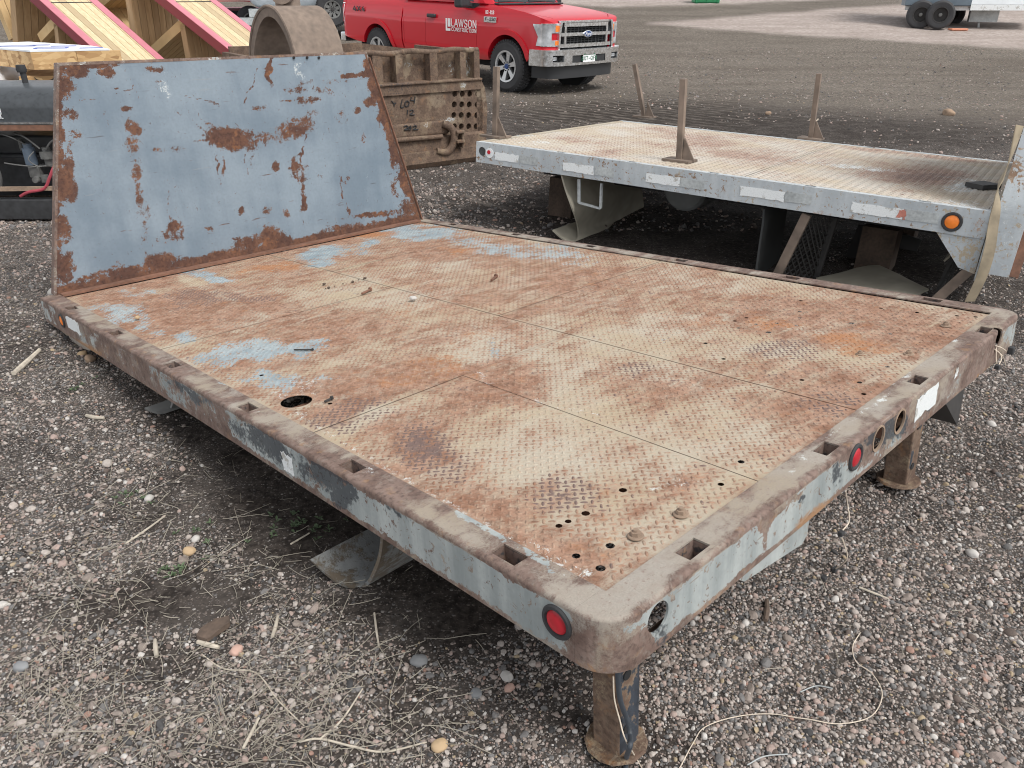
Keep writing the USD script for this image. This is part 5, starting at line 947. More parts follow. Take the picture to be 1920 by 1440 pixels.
obj('wrapping', rbox((-2.6, -.5, .1), (.35, .5, .56), .03), M['white_wrap'], wp2, smooth=40); obj('print_block', bx((.0, -.503, .3), (.25, -.5, .45)), M['blue_print'], wp2); obj('print_block', bx((-.3, -.35, .561), (.1, -.2, .563)), M['blue_print'], wp2)
for x in (-2.2, -1.0, .1): obj('bearer', bx((x, -.5, 0), (x + .1, .5, .098)), M['bark'], wp2)

# ------------------------------------------------------------------ the red pickup
CY, SY = math.cos(-.80), math.sin(-.80)
TK = Frame([[CY, -SY, 0], [SY, CY, 0], [0, 0, 1]], (.60, 14.89, float(terrain(0, 14.9))))
TK = Frame(TK.R @ np.array([[1, 0, .024], [0, 1, 0], [-.024, 0, 1]]), TK.O)
tk = thing('red_pickup', 'red extended cab pickup truck with white company lettering on its door', 'pickup truck', TK.O, TK.R)
def carpaint(name, col):
    g = G(); P = g.obj(); d = g.noise(P, 3, 4); dz = g.n('separate_xyz', 'z', vector=P)
    dust = g.m('multiply', g.thr(g.m('add', dz, g.m('multiply', d, .25)), .75, .4), .55)
    return g.done(name, base_color=g.mix(dust, col, (.30, .17, .14)), roughness=g.lin(dust, 0, .5, .3, .55), coat_weight=.35, coat_roughness=.06)
M['red'] = carpaint('red_car_paint', (.44, .006, .016)); M['glass'] = plain('dark_window_glass', (.02, .025, .028), .06, 0, .05, 5, 0); M['black_plastic'] = plain('black_plastic', (.022, .023, .025), .5, 0, .15, 40, .1)
M['bright'] = plain('bright_chrome', (.78, .79, .80), .25, 1, .0, 20, .0); M['alloy'] = plain('silver_alloy', (.55, .56, .57), .3, .8, .06, 20, .02); M['lamp_glass'] = plain('clear_lamp_lens', (.50, .52, .54), .15, .5, .45, 7, .0); M['white_vinyl'] = plain('white_vinyl', (.80, .80, .80), .5, 0, .03); M['emblem_blue'] = plain('emblem_blue', (.02, .05, .16), .3, 0, .05)
def sp2(pts, n=6): return smooth_path(np.array(pts, float), n)
side = [(.60, .60)] + list(sp2([(.84, .66), (.90, .80), (.905, .95), (.88, 1.06), (.82, 1.14), (.66, 1.195), (.3, 1.25), (-.2, 1.30), (-.56, 1.33)], 4)) + [(-.62, 1.345), (-2.86, 1.345), (-2.87, 1.36), (-4.80, 1.375)] + list(sp2([(-4.86, 1.37), (-4.90, 1.30), (-4.905, 1.0), (-4.90, .75), (-4.86, .62)], 3)) + [(-4.4, .54), (-2.9, .47), (-.60, .46), (.45, .50)]
topv = list(sp2([(.60, -.965), (.74, -.93), (.83, -.84), (.885, -.62), (.905, -.3), (.91, 0), (.905, .3), (.885, .62), (.83, .84), (.74, .93), (.60, .965)], 4)) + [(0, .985), (-2.86, .99), (-4.75, .985), (-4.87, .95), (-4.91, .80), (-4.91, -.80), (-4.87, -.95), (-4.75, -.985), (-2.86, -.99), (0, -.985)]
frontv = list(sp2([(.90, .44), (.965, .56), (.995, .72), (1.0, .88), (.985, 1.0), (.965, 1.06), (.955, 1.12), (.925, 1.22), (.87, 1.31), (.80, 1.345), (.4, 1.385), (0, 1.395)], 4)); frontv = frontv + [(-y, z) for y, z in frontv[::-1][1:]]
ex = lambda pts, h, ax, o: to_man(extr(pts, h, ax, o))
body = ex(side, 2.4, [(1, 0, 0), (0, 0, 1), (0, -1, 0)], (0, 1.2, 0)) ^ ex(topv, 2.0, [(1, 0, 0), (0, 1, 0), (0, 0, 1)], (0, 0, 0)) ^ ex(frontv, 8, [(0, 1, 0), (0, 0, 1), (1, 0, 0)], (-6, 0, 0))
shell = body
for x in (0.0, -3.683):
    for s in (-1, 1): body -= mcyl((x, s * .95, .42), .475, .62, 'y', 56); body -= mbox((x - .475, s * .64, -.2), (x + .475, s * 1.2, .42))
body -= mbox((-4.84, -.80, .85), (-2.95, .80, 1.6))                 # the load bed is open
body -= mbox((-2.885, -1.2, .3), (-2.85, -.93, 1.6)); body -= mbox((-2.885, .93, .3), (-2.85, 1.2, 1.6))
for x, z0 in ((-2.15, .60), (-.74, .52), (-2.80, .60)):
    for s in (-1, 1): body -= mbox((x - .004, s * .965, z0), (x + .004, s * 1.2, 1.33))
for s in (-1, 1): body -= mbox((-2.80, s * .972, .598), (-.74, s * 1.2, .606))
body -= mbox((.80, -.66, .70), (1.2, .66, 1.125))                   # grille opening
for s in (-1, 1): body -= ex([(.3, s * .90), (.62, s * .845), (.845, s * .60), (.85, s * .61), (.63, s * .855), (.3, s * .91)], .5, [(1, 0, 0), (0, 1, 0), (0, 0, 1)], (0, 0, 1.165))
obj('body', from_man(body), M['red'], tk, smooth=24)
cabp = [(-2.84, s * .885, 1.34) for s in (-1, 1)] + [(-.48, s * .80, 1.33) for s in (-1, 1)] + [(-.62, s * .89, 1.34) for s in (-1, 1)] + [(-2.74, s * .74, 1.86) for s in (-1, 1)] + [(-2.55, s * .68, 1.93) for s in (-1, 1)] + [(-1.45, s * .68, 1.945) for s in (-1, 1)] + [(-1.28, s * .66, 1.91) for s in (-1, 1)] + [(-1.45, s * .73, 1.88) for s in (-1, 1)]
obj('cab', hullpts(cabp), M['red'], tk, smooth=20)
def pane(nm, pts, off, mat='glass'):
    p = np.array(pts, float); n = np.cross(p[1] - p[0], p[2] - p[0]); n /= np.linalg.norm(n); n *= np.sign(n @ np.array(off)); return obj(nm, hullpts(np.vstack([p + n * .001, p + n * .006])), M[mat], tk, smooth=False)
def sidepl(x, t, s): return (x, s * (.8875 + (.735 - .8875) * t), 1.345 + .53 * t)
for s in (-1, 1):
    pane('side_window', [sidepl(-2.10, .04, s), sidepl(-.92, .04, s), sidepl(-1.42, .85, s), sidepl(-2.10, .85, s)], (0, s, .2)); pane('side_window', [sidepl(-2.62, .04, s), sidepl(-2.2, .04, s), sidepl(-2.2, .85, s), sidepl(-2.52, .85, s)], (0, s, .2))
    obj('window_trim', extr([(-2.66, 1.338), (-1.30, 1.338), (-1.12, 1.262), (-.86, 1.255), (-.74, 1.30), (-.70, 1.338)], .02, [(1, 0, 0), (0, 0, 1), (0, -1, 0)], (0, s * .945 + .01, 0)), M['black_plastic'], tk, smooth=False)
pane('windscreen', [(-.52, -.76, 1.36), (-.52, .76, 1.36), (-1.26, .64, 1.89), (-1.26, -.64, 1.89)], (1, 0, .5)); pane('rear_window', [(-2.83, -.75, 1.42), (-2.83, .75, 1.42), (-2.755, .66, 1.82), (-2.755, -.66, 1.82)], (-1, 0, 0))
obj('cowl', rbox((-.56, -.80, 1.325), (-.38, .80, 1.352), .01), M['black_plastic'], tk)
for y0, y1 in ((-.7, -.1), (.02, .62)): obj('wiper', tube([(-.44, y1, 1.365), (-.47, (y0 + y1) / 2, 1.375), (-.50, y0, 1.385)], .012, 6, 4), M['rubber'], tk)
for s in (-1, 1):
    for x in (0.0, -3.683):                                          # arch flares
        a = np.linspace(-.25, math.pi + .25, 30); op = [(x + .565 * math.cos(t), .42 + .555 * math.sin(t)) for t in a]; ip = [(x + .475 * math.cos(t), .42 + .475 * math.sin(t)) for t in a[::-1]]
        op2 = sg.Polygon(op + ip)
        m = ex(list(op2.exterior.coords)[:-1], .08, [(1, 0, 0), (0, 0, 1), (0, -1, 0)], (0, s * .985 + .04, 0)) ^ shell.translate((0, s * .022, 0)); obj('arch_flare', from_man(m), M['red'], tk, smooth=30)
        obj('wheel_well', cyl((x, s * .66, .42), .46, .03, 'y', 30), M['void'], tk)
    P1 = shell.translate((.010, s * .008, 0))
    Cshape = [(.55, 1.0), (1.0, 1.0)]
    lampbox = mbox((.45, s * .655, .955), (1.1, s * 1.1, 1.085)) + mbox((.45, s * .66, .765), (1.1, s * 1.1, .85)) + mbox((.45, s * .80, .82), (1.1, s * 1.1, .98))
    lampbox -= ex([(.2, .7), (.645, .7), (.70, .90), (.585, 1.1), (.2, 1.1)], 3, [(1, 0, 0), (0, 0, 1), (0, -1, 0)], (0, 1.5, 0))
    hl = obj('headlight', from_man(P1 ^ lampbox), M['lamp_glass'], tk, smooth=20)
    for z0, z1 in ((.975, 1.065), (.775, .84)): obj('turn_lens', from_man(shell.translate((.014, s * .01, 0)) ^ mbox((.5, s * .67, z0), (1.1, s * .735, z1))), M['amber_lens'], hl, smooth=20)
    for z0, z1 in ((1.086, 1.095), (.755, .764)): obj('lamp_surround', from_man(shell.translate((.013, s * .009, 0)) ^ mbox((.45, s * .655, z0), (1.1, s * .93, z1))), M['bright'], hl, smooth=20)
    tl = obj('tail_light', from_man(shell.translate((-.008, s * .006, 0)) ^ mbox((-5, s * .86, .88), (-4.80, s * 1.2, 1.28))), M['red_lens'], tk, smooth=20)
    obj('tail_light_trim', from_man(shell.translate((-.012, s * .010, 0)) ^ (mbox((-4.83, s * .9, .88), (-4.815, s * 1.2, 1.2)) + mbox((-4.88, s * .9, 1.215), (-4.81, s * 1.2, 1.235)))), M['white_vinyl'], tl, smooth=20)
    mr = obj('mirror', rbox((-1.02, s * 1.02, 1.27), (-.84, s * 1.27, 1.52), .045, 3), M['black_plastic'], tk, smooth=50); obj('mirror_arm', bar((-.92, s * .94, 1.30), (-.92, s * 1.06, 1.34), .09, .06), M['black_plastic'], mr); obj('mirror_glass', bx((-1.024, s * 1.05, 1.31), (-1.0195, s * 1.24, 1.48)), M['bright'], mr)
    dh = obj('door_handle', rbox((-2.08, s * .955, 1.075), (-1.86, s * 1.018, 1.135), .02, 2), M['black_plastic'], tk, smooth=50)
    obj('side_marker', from_man(shell.translate((0, s * .007, 0)) ^ mbox((-.93, s * .9, .635), (-.80, s * 1.2, .648))), M['white_vinyl'], tk)
# grille
obj('grille_backing', bx((.80, -.655, .705), (.815, .655, 1.12)), M['void'], tk)
gy_ = lambda y: .885 + .028 * (1 - (y / .66) ** 2)
def hbar(z0, z1, y0, y1, d, mat, nm, par=tk, x0=0.0): 
    ys = np.linspace(y0, y1, 12); m = None
    P = [(gy_(y) + d, y) for y in ys] + [(gy_(y) + d - .06 + x0, y) for y in ys[::-1]]; return obj(nm, extr(P, z1 - z0, o=(0, 0, z0)), M[mat], par, smooth=30)
gf = hbar(1.105, 1.135, -.64, .64, .0, 'bright', 'grille_frame')
for s in (-1, 1): obj('frame_side', extr([(s * .645, 1.135), (s * .60, 1.135), (s * .635, 1.0), (s * .655, .70), (s * .69, .70), (s * .68, 1.0)], .05, [(0, 1, 0), (0, 0, 1), (1, 0, 0)], (.865, 0, 0)), M['bright'], gf, smooth=20)
hbar(1.045, 1.098, -.55, .55, .004, 'bright', 'grille_bar', gf); hbar(.905, .955, -.62, .62, .012, 'bright', 'grille_bar', gf); hbar(.735, .79, -.64, .64, .010, 'bright', 'grille_bar', gf)
for s in (-1, 1): obj('grille_post', bx((.84, s * .50, .79), (.905, s * .545, 1.045)), M['bright'], gf)
for k in range(11): obj('grille_slat', bx((.85, -.45 + .09 * k - .006, .792), (.87, -.45 + .09 * k + .006, 1.04)), M['black_plastic'], gf)
for z in (.985, 1.015, .82, .85, .88): obj('grille_slat', bx((.842, -.5, z - .004), (.866, .5, z + .004)), M['black_plastic'], gf)
em = lathe([(0, 0), (1, 0), (1, .012), (.9, .018), (0, .018)], 40); em.vertices *= [.052, .115, 1]; em = move(em, None, np.array([[0, 0, 1], [0, 1, 0], [-1, 0, 0]]))
e1 = obj('emblem', move(em, (.922, 0, .93)), M['bright'], tk, smooth=30); em2 = em.copy(); em2.vertices *= [1, .9, .86]; obj('emblem_field', move(em2, (.926, 0, .93)), M['emblem_blue'], e1, smooth=30)
YZX = np.array([[0, 0, 1], [1, 0, 0], [0, 1, 0.]])                  # text x -> truck y, text y -> z, depth -> x
tm = text_mesh('Ford', .05, .004); tm.apply_translation(-np.array(tm.bounds).mean(0)); tm.vertices[:, 0] += .3 * tm.vertices[:, 1]; obj('emblem_script', move(tm, (.9475, 0, .93), YZX), M['white_vinyl'], e1, smooth=False)
# bumper
bt = list(sp2([(.55, -1.0), (.72, -.985), (.86, -.92), (.95, -.74), (.985, -.45), (.995, 0), (.985, .45), (.95, .74), (.86, .92), (.72, .985), (.55, 1.0)], 5)); btm = bt + [(.55, .85), (.70, .80), (.80, .55), (.83, 0), (.80, -.55), (.70, -.80), (.55, -.85)]
bump = ex(btm, .22, [(1, 0, 0), (0, 1, 0), (0, 0, 1)], (0, 0, .47)) - ex([(.0, .0), (.13, .0), (0, .12)], 3, [(-1, 0, 0), (0, 0, 1), (0, 1, 0)], (1.06, -1.5, .46)) if False else ex(btm, .225, [(1, 0, 0), (0, 1, 0), (0, 0, 1)], (0, 0, .465))
for s in (-1, 1): bump -= mbox((.7, s * .60, .525), (1.2, s * .82, .625))
bump -= mbox((.90, -.42, .505), (1.2, .42, .615))
bm = obj('front_bumper', from_man(bump), M['bright'], tk, smooth=25)
obj('bumper_lip', from_man(ex([(x + .012, y) for x, y in bt] + [(.55, .9), (.55, -.9)], .03, [(1, 0, 0), (0, 1, 0), (0, 0, 1)], (0, 0, .678))), M['bright'], bm, smooth=25)
for s in (-1, 1):
    obj('fog_lamp_recess', bx((.70, s * .59, .52), (.86, s * .83, .63)), M['void'], bm); obj('fog_lamp', rbox((.84, s * .70, .545), (.90, s * .79, .605), .015), M['lamp_glass'], bm); obj('bumper_pad', rbox((.87, s * .19, .508), (.978, s * .415, .612), .01), M['black_plastic'], bm)
obj('bumper_recess', bx((.87, -.185, .508), (.905, .185, .612)), M['void'], bm)
lp = obj('licence_plate', rbox((.985, -.155, .49), (.993, .155, .645), .003), M['white_vinyl'], tk, smooth=30)
M['plate_green'] = plain('plate_green', (.05, .14, .09), .5); tm = text_mesh('BXT-QFR', .062, .002, True); tm.apply_translation(-np.array(tm.bounds).mean(0)); obj('plate_number', move(tm, (.9945, 0, .56), YZX), M['plate_green'], lp, smooth=False); obj('plate_band', bx((.9935, -.14, .61), (.9945, .14, .635)), M['plate_green'], lp)
obj('air_dam', from_man(ex([(x - .05, y * .88) for x, y in bt] + [(.55, .7), (.55, -.7)], .20, [(1, 0, 0), (0, 1, 0), (0, 0, 1)], (0, 0, .265))), M['black_plastic'], tk, smooth=25)
rb = obj('rear_bumper', rbox((-5.05, -.95, .50), (-4.88, .95, .68), .03), M['bright'], tk)
obj('underbody', bx((-4.8, -.60, .33), (.6, .60, .55)), M['void'], tk); obj('bed_floor', bx((-4.84, -.80, .82), (-2.95, .80, .86)), M['black_plastic'], tk)
obj('axle', cyl((0, 0, .40), .05, 1.5, 'y'), M['dark_steel'], tk); obj('axle', cyl((-3.683, 0, .40), .06, 1.5, 'y'), M['dark_steel'], tk)
def wheel(c, s, parent, R=.405, W=.27, rr=.245, spokes=6, rim='alloy', steel=False):
    """s: -1 when the wheel's face looks towards local -y"""
    prof = [(rr - .01, -W / 2 + .02), (rr + .02, -W / 2), (R - .05, -W / 2 - .006), (R - .012, -W / 2 + .03), (R, -W / 2 + .06), (R, W / 2 - .06), (R - .012, W / 2 - .03), (R - .05, W / 2 + .006), (rr + .02, W / 2), (rr - .01, W / 2 - .02), (rr - .01, -W / 2 + .02)]
    Rm = np.column_stack([[1, 0, 0], [0, 0, 1.0], [0, s * 1.0, 0]]) if s < 0 else np.column_stack([[-1, 0, 0], [0, 0, 1.0], [0, 1.0, 0]])
    w = obj('wheel', move(lathe([(0, -.06), (rr - .02, -.06), (rr - .005, W / 2 - .03), (rr + .004, W / 2 - .004), (rr - .016, W / 2 - .004), (rr - .035, W / 2 - .10), (0, W / 2 - .12)], 40), c, Rm), M['dark_steel' if steel else 'black_plastic'], parent, smooth=40)
    obj('tyre', move(lathe(prof, 56), c, Rm), M['rubber'], w, smooth=40)
    tr = []
    for k in range(44):
        a = 2 * math.pi * k / 44
        for zz in (-.075, .0, .075): tr.append(move(bx((-.018, -.012, -.03), (.018, .012, .03)), (R * math.cos(a + zz), R * math.sin(a + zz), zz), np.array([[-math.sin(a + zz), math.cos(a + zz), 0], [math.cos(a + zz), math.sin(a + zz), 0], [0, 0, 1]]).T))
    if R > .38: obj('tread_blocks', move(cat_(tr), c, Rm), M['rubber'], w, smooth=False)
    if not steel:
        obj('rim_ring', move(lathe([(rr - .03, W / 2 - .03), (rr - .022, W / 2 - .002), (rr + .006, W / 2 + .002), (rr + .004, W / 2 - .03)], 48), c, Rm), M[rim], w, smooth=40)
        for k in range(spokes):
            a = 2 * math.pi * k / spokes + .26; d = np.array([math.cos(a), math.sin(a), 0]); t = np.array([-d[1], d[0], 0])
            P = [d * r + t * q + [0, 0, z] for r, ww, z0, z1 in ((.035, .026, W / 2 - .10, W / 2 - .035), (rr - .02, .043, W / 2 - .08, W / 2 - .012)) for q in (-ww, ww) for z in (z0, z1)]
            obj('spoke', move(hullpts(P), c, Rm), M[rim], w, smooth=20); obj('lug_nut', move(cyl(d * .07 @ np.eye(3) + t * .0 + np.array([0, 0, W / 2 - .03]), .011, .02, 'z', 8), c, Rm), M['black_plastic'], w)
        obj('hub_cap', move(lathe([(0, W / 2 - .09), (.045, W / 2 - .09), (.045, W / 2 - .025), (.036, W / 2 - .012), (0, W / 2 - .01)], 24), c, Rm), M['emblem_blue' if spokes == 6 else 'dark_steel'], w, smooth=30)
    else:
        hc = obj('hub', move(lathe([(0, W / 2 - .13), (.05, W / 2 - .13), (.045, W / 2 - .04), (0, W / 2 - .03)], 20), c, Rm), M['grey_iron'], w, smooth=30)
        for k in range(6): a = 2 * math.pi * k / 6; obj('wheel_slot', move(cyl((.155 * math.cos(a), .155 * math.sin(a), W / 2 - .112), .022, .012, 'z', 12), c, Rm), M['grey_tape' if k % 2 else 'void'], w)
    return w
for x in (0.0, -3.683):
    for s in (-1, 1): wheel(np.array([x, s * .87, .405]), s, tk)
# lettering on the near side: text x -> truck x, text y -> z, depth -> -y
XZY = np.array([[1, 0, 0], [0, 0, -1], [0, 1, 0.]])
def lettering(text, x0, x1, z, h, y, nm='lettering', bold=False, mat='white_vinyl', par=None, slant=0.0):
    tm = text_mesh(text, h, .003, bold); b = tm.bounds; tm.apply_translation((-b[0][0], -b[0][1], 0)); tm.vertices[:, 0] *= (x1 - x0) / (b[1][0] - b[0][0]); tm.vertices[:, 0] += slant * tm.vertices[:, 1]
    return obj(nm, move(tm, (x0, y, z), XZY), M[mat], par or tk, smooth=False)
ax_ = TK.at(846.5, 44, 1, -1.0); bx_ = TK.at(893, 44, 1, -1.0); zt0, zt1 = TK.at(868, 51.5, 1, -1.0)[2], TK.at(868, 37, 1, -1.0)[2]
lettering('LAWSON', ax_[0], bx_[0], zt0, .125, -1.0005); zc = TK.at(868, 60, 1, -1.0)[2]; lettering('CONSTRUCTION', ax_[0], bx_[0], zc, .062, -1.0015)
lx = TK.at(836, 44, 1, -1.0)[0]; lx2 = TK.at(844.5, 44, 1, -1.0)[0]; w_ = lx2 - lx
lg = obj('company_logo', cat_([bx((lx, -1.0045, zc), (lx + .3 * w_, -1.0, zt0 + .13)), bx((lx + .3 * w_ + .0005, -1.0045, zc), (lx2, -1.0, zc + .04))]), M['white_vinyl'], tk, smooth=False); obj('logo_block', bx((lx + .48 * w_, -1.0045, zc + .07), (lx2, -1.0, zt0 + .13)), M['white_vinyl'], lg, smooth=False)
f0, f1 = TK.at(907, 36, 1, -.985), TK.at(930, 36, 1, -.985); bd = obj('badge', rbox((f0[0], -.985, f0[2] - .045), (f1[0], -.972, f0[2] + .045), .004), M['bright'], tk); lettering('F-150', f0[0] + .03, f1[0] - .02, f0[2] - .02, .05, -.9855, 'badge_letters', True, 'black_plastic', bd, .2)
f0, f1 = TK.at(912, 26, 1, -.95), TK.at(928, 26, 1, -.95); lettering('82-818', f0[0], f1[0], f0[2], .055, -.967, 'fleet_number', True)
f0, f1 = TK.at(660.5, 20, 1, -.985), TK.at(683, 20, 1, -.985); lettering('4X4', f0[0], f1[0], f0[2], .09, -.968, 'lettering', True, 'black_plastic')

# ------------------------------------------------------------------ far things at the top edge
def gz(p): return np.array([p[0], p[1], float(terrain(p[0], p[1]))])
M['faded_red'] = plain('faded_red_paint', (.36, .07, .07), .6, 0, .2, 12); M['maroon'] = plain('maroon_paint', (.13, .02, .035), .5, 0, .2, 10); M['silver'] = plain('dull_silver_sheet', (.46, .50, .53), .45, .2, .15, 5); M['white_paint'] = plain('white_trailer_paint', (.72, .76, .78), .45, 0, .06, 4); M['slate'] = plain('slate_blue_grey', (.10, .13, .155), .5, 0, .15, 6); M['plastic_green'] = plain('green_plastic', (.01, .16, .06), .5, 0, .15)
c = gz(on_ground(462, 68)); rt = thing('red_trailer', 'faded red flat trailer with twin wheels under a rounded fender', 'trailer', c, np.column_stack([[.94, .34, 0], [-.34, .94, 0], [0, 0, 1]]))
for x in (-.42, .42):
    wheel(np.array([x - .25, .1, .36]), -1, rt, R=.36, W=.21, rr=.19, spokes=5, rim='grey_iron')
a = np.linspace(0, math.pi, 20); fo = [(-.25 + np.sign(math.cos(t)) * abs(math.cos(t)) ** .6 * .92, .40 + .44 * math.sin(t) ** .7) for t in a]; fi = [(-.25 + (x + .25) * .965, .40 + (z - .40) * .95) for x, z in fo[::-1]]
obj('fender', extr(fo + fi, .34, [(1, 0, 0), (0, 0, 1), (0, -1, 0)], (0, .26, 0)), M['faded_red'], rt, smooth=50); obj('trailer_bed', bx((-2.8, .28, .52), (1.6, 2.1, .66)), M['maroon'], rt); obj('wheel_back', bx((-1.1, .24, .25), (.6, .275, .6)), M['void'], rt)
mc = thing('maroon_machine', 'maroon engine box of a machine on the red trailer', 'machine', c + np.array([1.0, 1.3, .67]), np.column_stack([[.94, .34, 0], [-.34, .94, 0], [0, 0, 1]]))
obj('housing', rbox((-.4, 0, .25), (.75, .9, .95), .04), M['maroon'], mc); obj('base', bx((-.38, .03, .0), (.72, .85, .249)), M['dark_steel'], mc)
for k, pth in enumerate(([(-.2, -.05, .3), (.0, -.12, .1), (.3, -.06, -.2)], [(-.3, -.03, .1), (-.2, -.1, -.1), (-.1, -.08, -.4)], [(.35, -.05, .2), (.5, -.1, .0), (.45, -.06, -.3)])): obj('hose', tube(pth, .025, 7, 6), M['rubber'], mc)
hp_ = thing('hydraulic_post', 'brown scaly hydraulic post just behind the top of the arch', 'machine part', on_y(540, 22, 8.6) * [1, 1, 0]); obj('post', tube([(0, 0, 0), (.02, 0, .9), (.0, 0, 1.75)], [.16, .14, .11], 14), M['arch'], hp_, smooth=60); obj('knuckle', cyl((.0, -.03, 1.55), .12, .34, 'y', 20), M['arch'], hp_)
c = gz(on_ground(620, 78)); tt = thing('silver_trailer', 'pale silver tank trailer carrying a spare wheel', 'trailer', c, np.column_stack([[.97, .24, 0], [-.24, .97, 0], [0, 0, 1]]))
obj('tank', rbox((-1.9, .3, .75), (1.3, 1.9, 2.2), .35, 3), M['silver'], tt, smooth=60); obj('frame_beam', bx((-2.2, .25, .38), (1.6, .35, .55)), M['grey_tape'], tt); obj('frame_beam', bx((-2.2, 1.7, .38), (1.6, 1.8, .55)), M['grey_tape'], tt); obj('skid_plate', bx((-1.9, .4, .56), (1.3, 1.8, .74)), M['grey_tape'], tt)
for x in (-1.6, -.4, .9): obj('stand_leg', bx((x, .3, 0), (x + .12, .42, .379)), M['grey_tape'], tt)
obj('jack_tube', tube([(-1.4, .1, .3), (-.3, .0, .25), (.2, .05, .22)], .05, 10), M['grey_iron'], tt)
sw = on_plane(624, 18, c + np.array([0, -.1, 0]), (0, 1, 0)); sl = np.linalg.inv(np.column_stack([[.97, .24, 0], [-.24, .97, 0], [0, 0, 1]])) @ (sw - c)
wheel(np.array([sl[0], .13, sl[2]]), -1, tt, R=.40, W=.24, rr=.20, spokes=8, rim='grey_iron')
# white enclosed trailer on the right
c = gz(on_ground(1757, 55)); WT = np.column_stack([[.93, -.36, 0], [.36, .93, 0], [0, 0, 1]]); wt = thing('white_trailer', 'white enclosed trailer with black steel wheels, far off at the upper right', 'trailer', c, WT)
WTf = Frame(WT, c)
A = WTf.at(1697, 9, 1, .25); Bq = WTf.at(1820, 10, 1, .25); zb_ = (A[2] + Bq[2]) / 2
sd_ = obj('side_wall', bx((A[0], .25, zb_ + .20), (Bq[0], 2.2, zb_ + 2.2)), M['white_paint'], wt, smooth=False); obj('lower_panel', bx((A[0] - .01, .235, zb_), (Bq[0] + .01, .2495, zb_ + .24)), M['slate'], sd_); obj('floor', bx((A[0], .25, zb_ - .02), (Bq[0], 2.2, zb_ + .199)), M['slate'], wt, smooth=False)
obj('chassis_rail', bx((A[0] + .02, .35, zb_ - .13), (Bq[0], .43, zb_ - .021)), M['white_tape'], wt)
e2 = Bq[0] + 1.75; nose = extr([(Bq[0] + .012, .25), (e2, .62), (e2 + .1, 2.0), (Bq[0] + .012, 2.2)], 2.1, o=(0, 0, zb_ + .02)); obj('end_wall', nose, M['white_paint'], wt, smooth=False); obj('end_sill', extr([(Bq[0] + .012, .24), (e2, .61), (e2 + .1, 2.0), (Bq[0] + .012, 2.2)], .14, o=(0, 0, zb_ - .125)), M['white_tape'], wt, smooth=False)
for x in (Bq[0] + .3, e2 - .2): obj('stay', bar((x, .8, zb_ - .12), (x + .1, .8, -.0), .05, .05, (1, 0, 0)), M['grey_tape'], wt)
obj('tool_box', bx((Bq[0] + .1, .7, zb_ - .42), (Bq[0] + .8, 1.1, zb_ - .13)), M['grey_tape'], wt)
for (x, y) in ((0, .0), (-.48, .12), (.42, 1.55), (-.05, 1.7)): wheel(np.array([x, y, .36]), -1, wt, R=.36, W=.22, rr=.2, steel=True)
for y in (.1, .6): obj('axle', cyl((-.1 * 0, .9, .36), .05, 1.4, 'y', 12), M['dark_steel'], wt); break
rk = on_ground(1795, 57); tag(obj('red_chock', rbox(rk + [-.2, -.1, .0], rk + [.25, .15, .05], .02), plain('faded_orange', (.55, .22, .13), .6)), 'faded orange scrap lying beside the white trailer wheels', 'scrap')
c = gz(on_ground(1326, 7)); gc = thing('green_crate', 'green plastic crate cut off by the top edge', 'crate', c); obj('crate_body', rbox((-.42, 0, .03), (.42, .6, .6), .03), M['plastic_green'], gc)
for x in (-.36, 0, .36): obj('foot', bx((x - .06, .02, 0), (x + .06, .12, .029)), M['plastic_green'], gc); obj('rib', bx((x - .03, -.02, .04), (x + .03, -.001, .58)), M['plastic_green'], gc)

# ------------------------------------------------------------------ small things lying about
def rock(c, r, seed, col):
    s = trimesh.creation.icosphere(subdivisions=2); v = np.array(s.vertices); v *= (.7 + .6 * fbm(v * 1.3 + seed, 3, seed))[:, None]; v *= [1, .8, .62]; a = seed * 1.7; R = np.array([[math.cos(a), -math.sin(a), 0], [math.sin(a), math.cos(a), 0], [0, 0, 1]]); return trimesh.Trimesh(v @ R.T * r + c, s.faces, process=False)
STONE = {'white': plain('white_stone', (.42, .40, .375), .85, 0, .15, 20, .3), 'tan': plain('tan_stone', (.42, .30, .18), .85, 0, .2, 20, .3), 'grey': plain('grey_stone', (.20, .205, .21), .85, 0, .25, 20, .3), 'brown': plain('brown_stone', (.25, .175, .12), .9, 0, .3, 20, .3), 'pink': plain('pink_stone', (.42, .27, .22), .85, 0, .2, 20, .3)}
def stone(u, v, r, col, lab, seed):
    p = on_z(u, v, 0); p[2] = zg(p[0], p[1])[0] + r * .28; tag(obj('stone', rock(p, r, seed, col), STONE[col], smooth=50), lab, 'stone', None)
stone(1135, 1366, .022, 'brown', 'round brown stone touching the near leg foot plate', 1); stone(1112, 1368, .014, 'white', 'pale stone just left of the near leg foot', 2); stone(1822, 1040, .02, 'white', 'large white stone on the gravel at the right', 3); stone(824, 1398, .02, 'tan', 'flat tan stone at the bottom edge', 4)
stone(950, 1268, .017, 'white', 'pale stone below the red marker lamp', 5); stone(955, 1288, .014, 'pink', 'pink stone just below the pale one left of the near leg', 6); stone(893, 1301, .017, 'grey', 'grey stone at the lower middle left of the near leg', 7); stone(444, 1221, .02, 'pink', 'flat pinkish stone beside the brown bark piece', 8); stone(355, 1032, .021, 'tan', 'yellowish stone on dark soil below the side rail', 9)
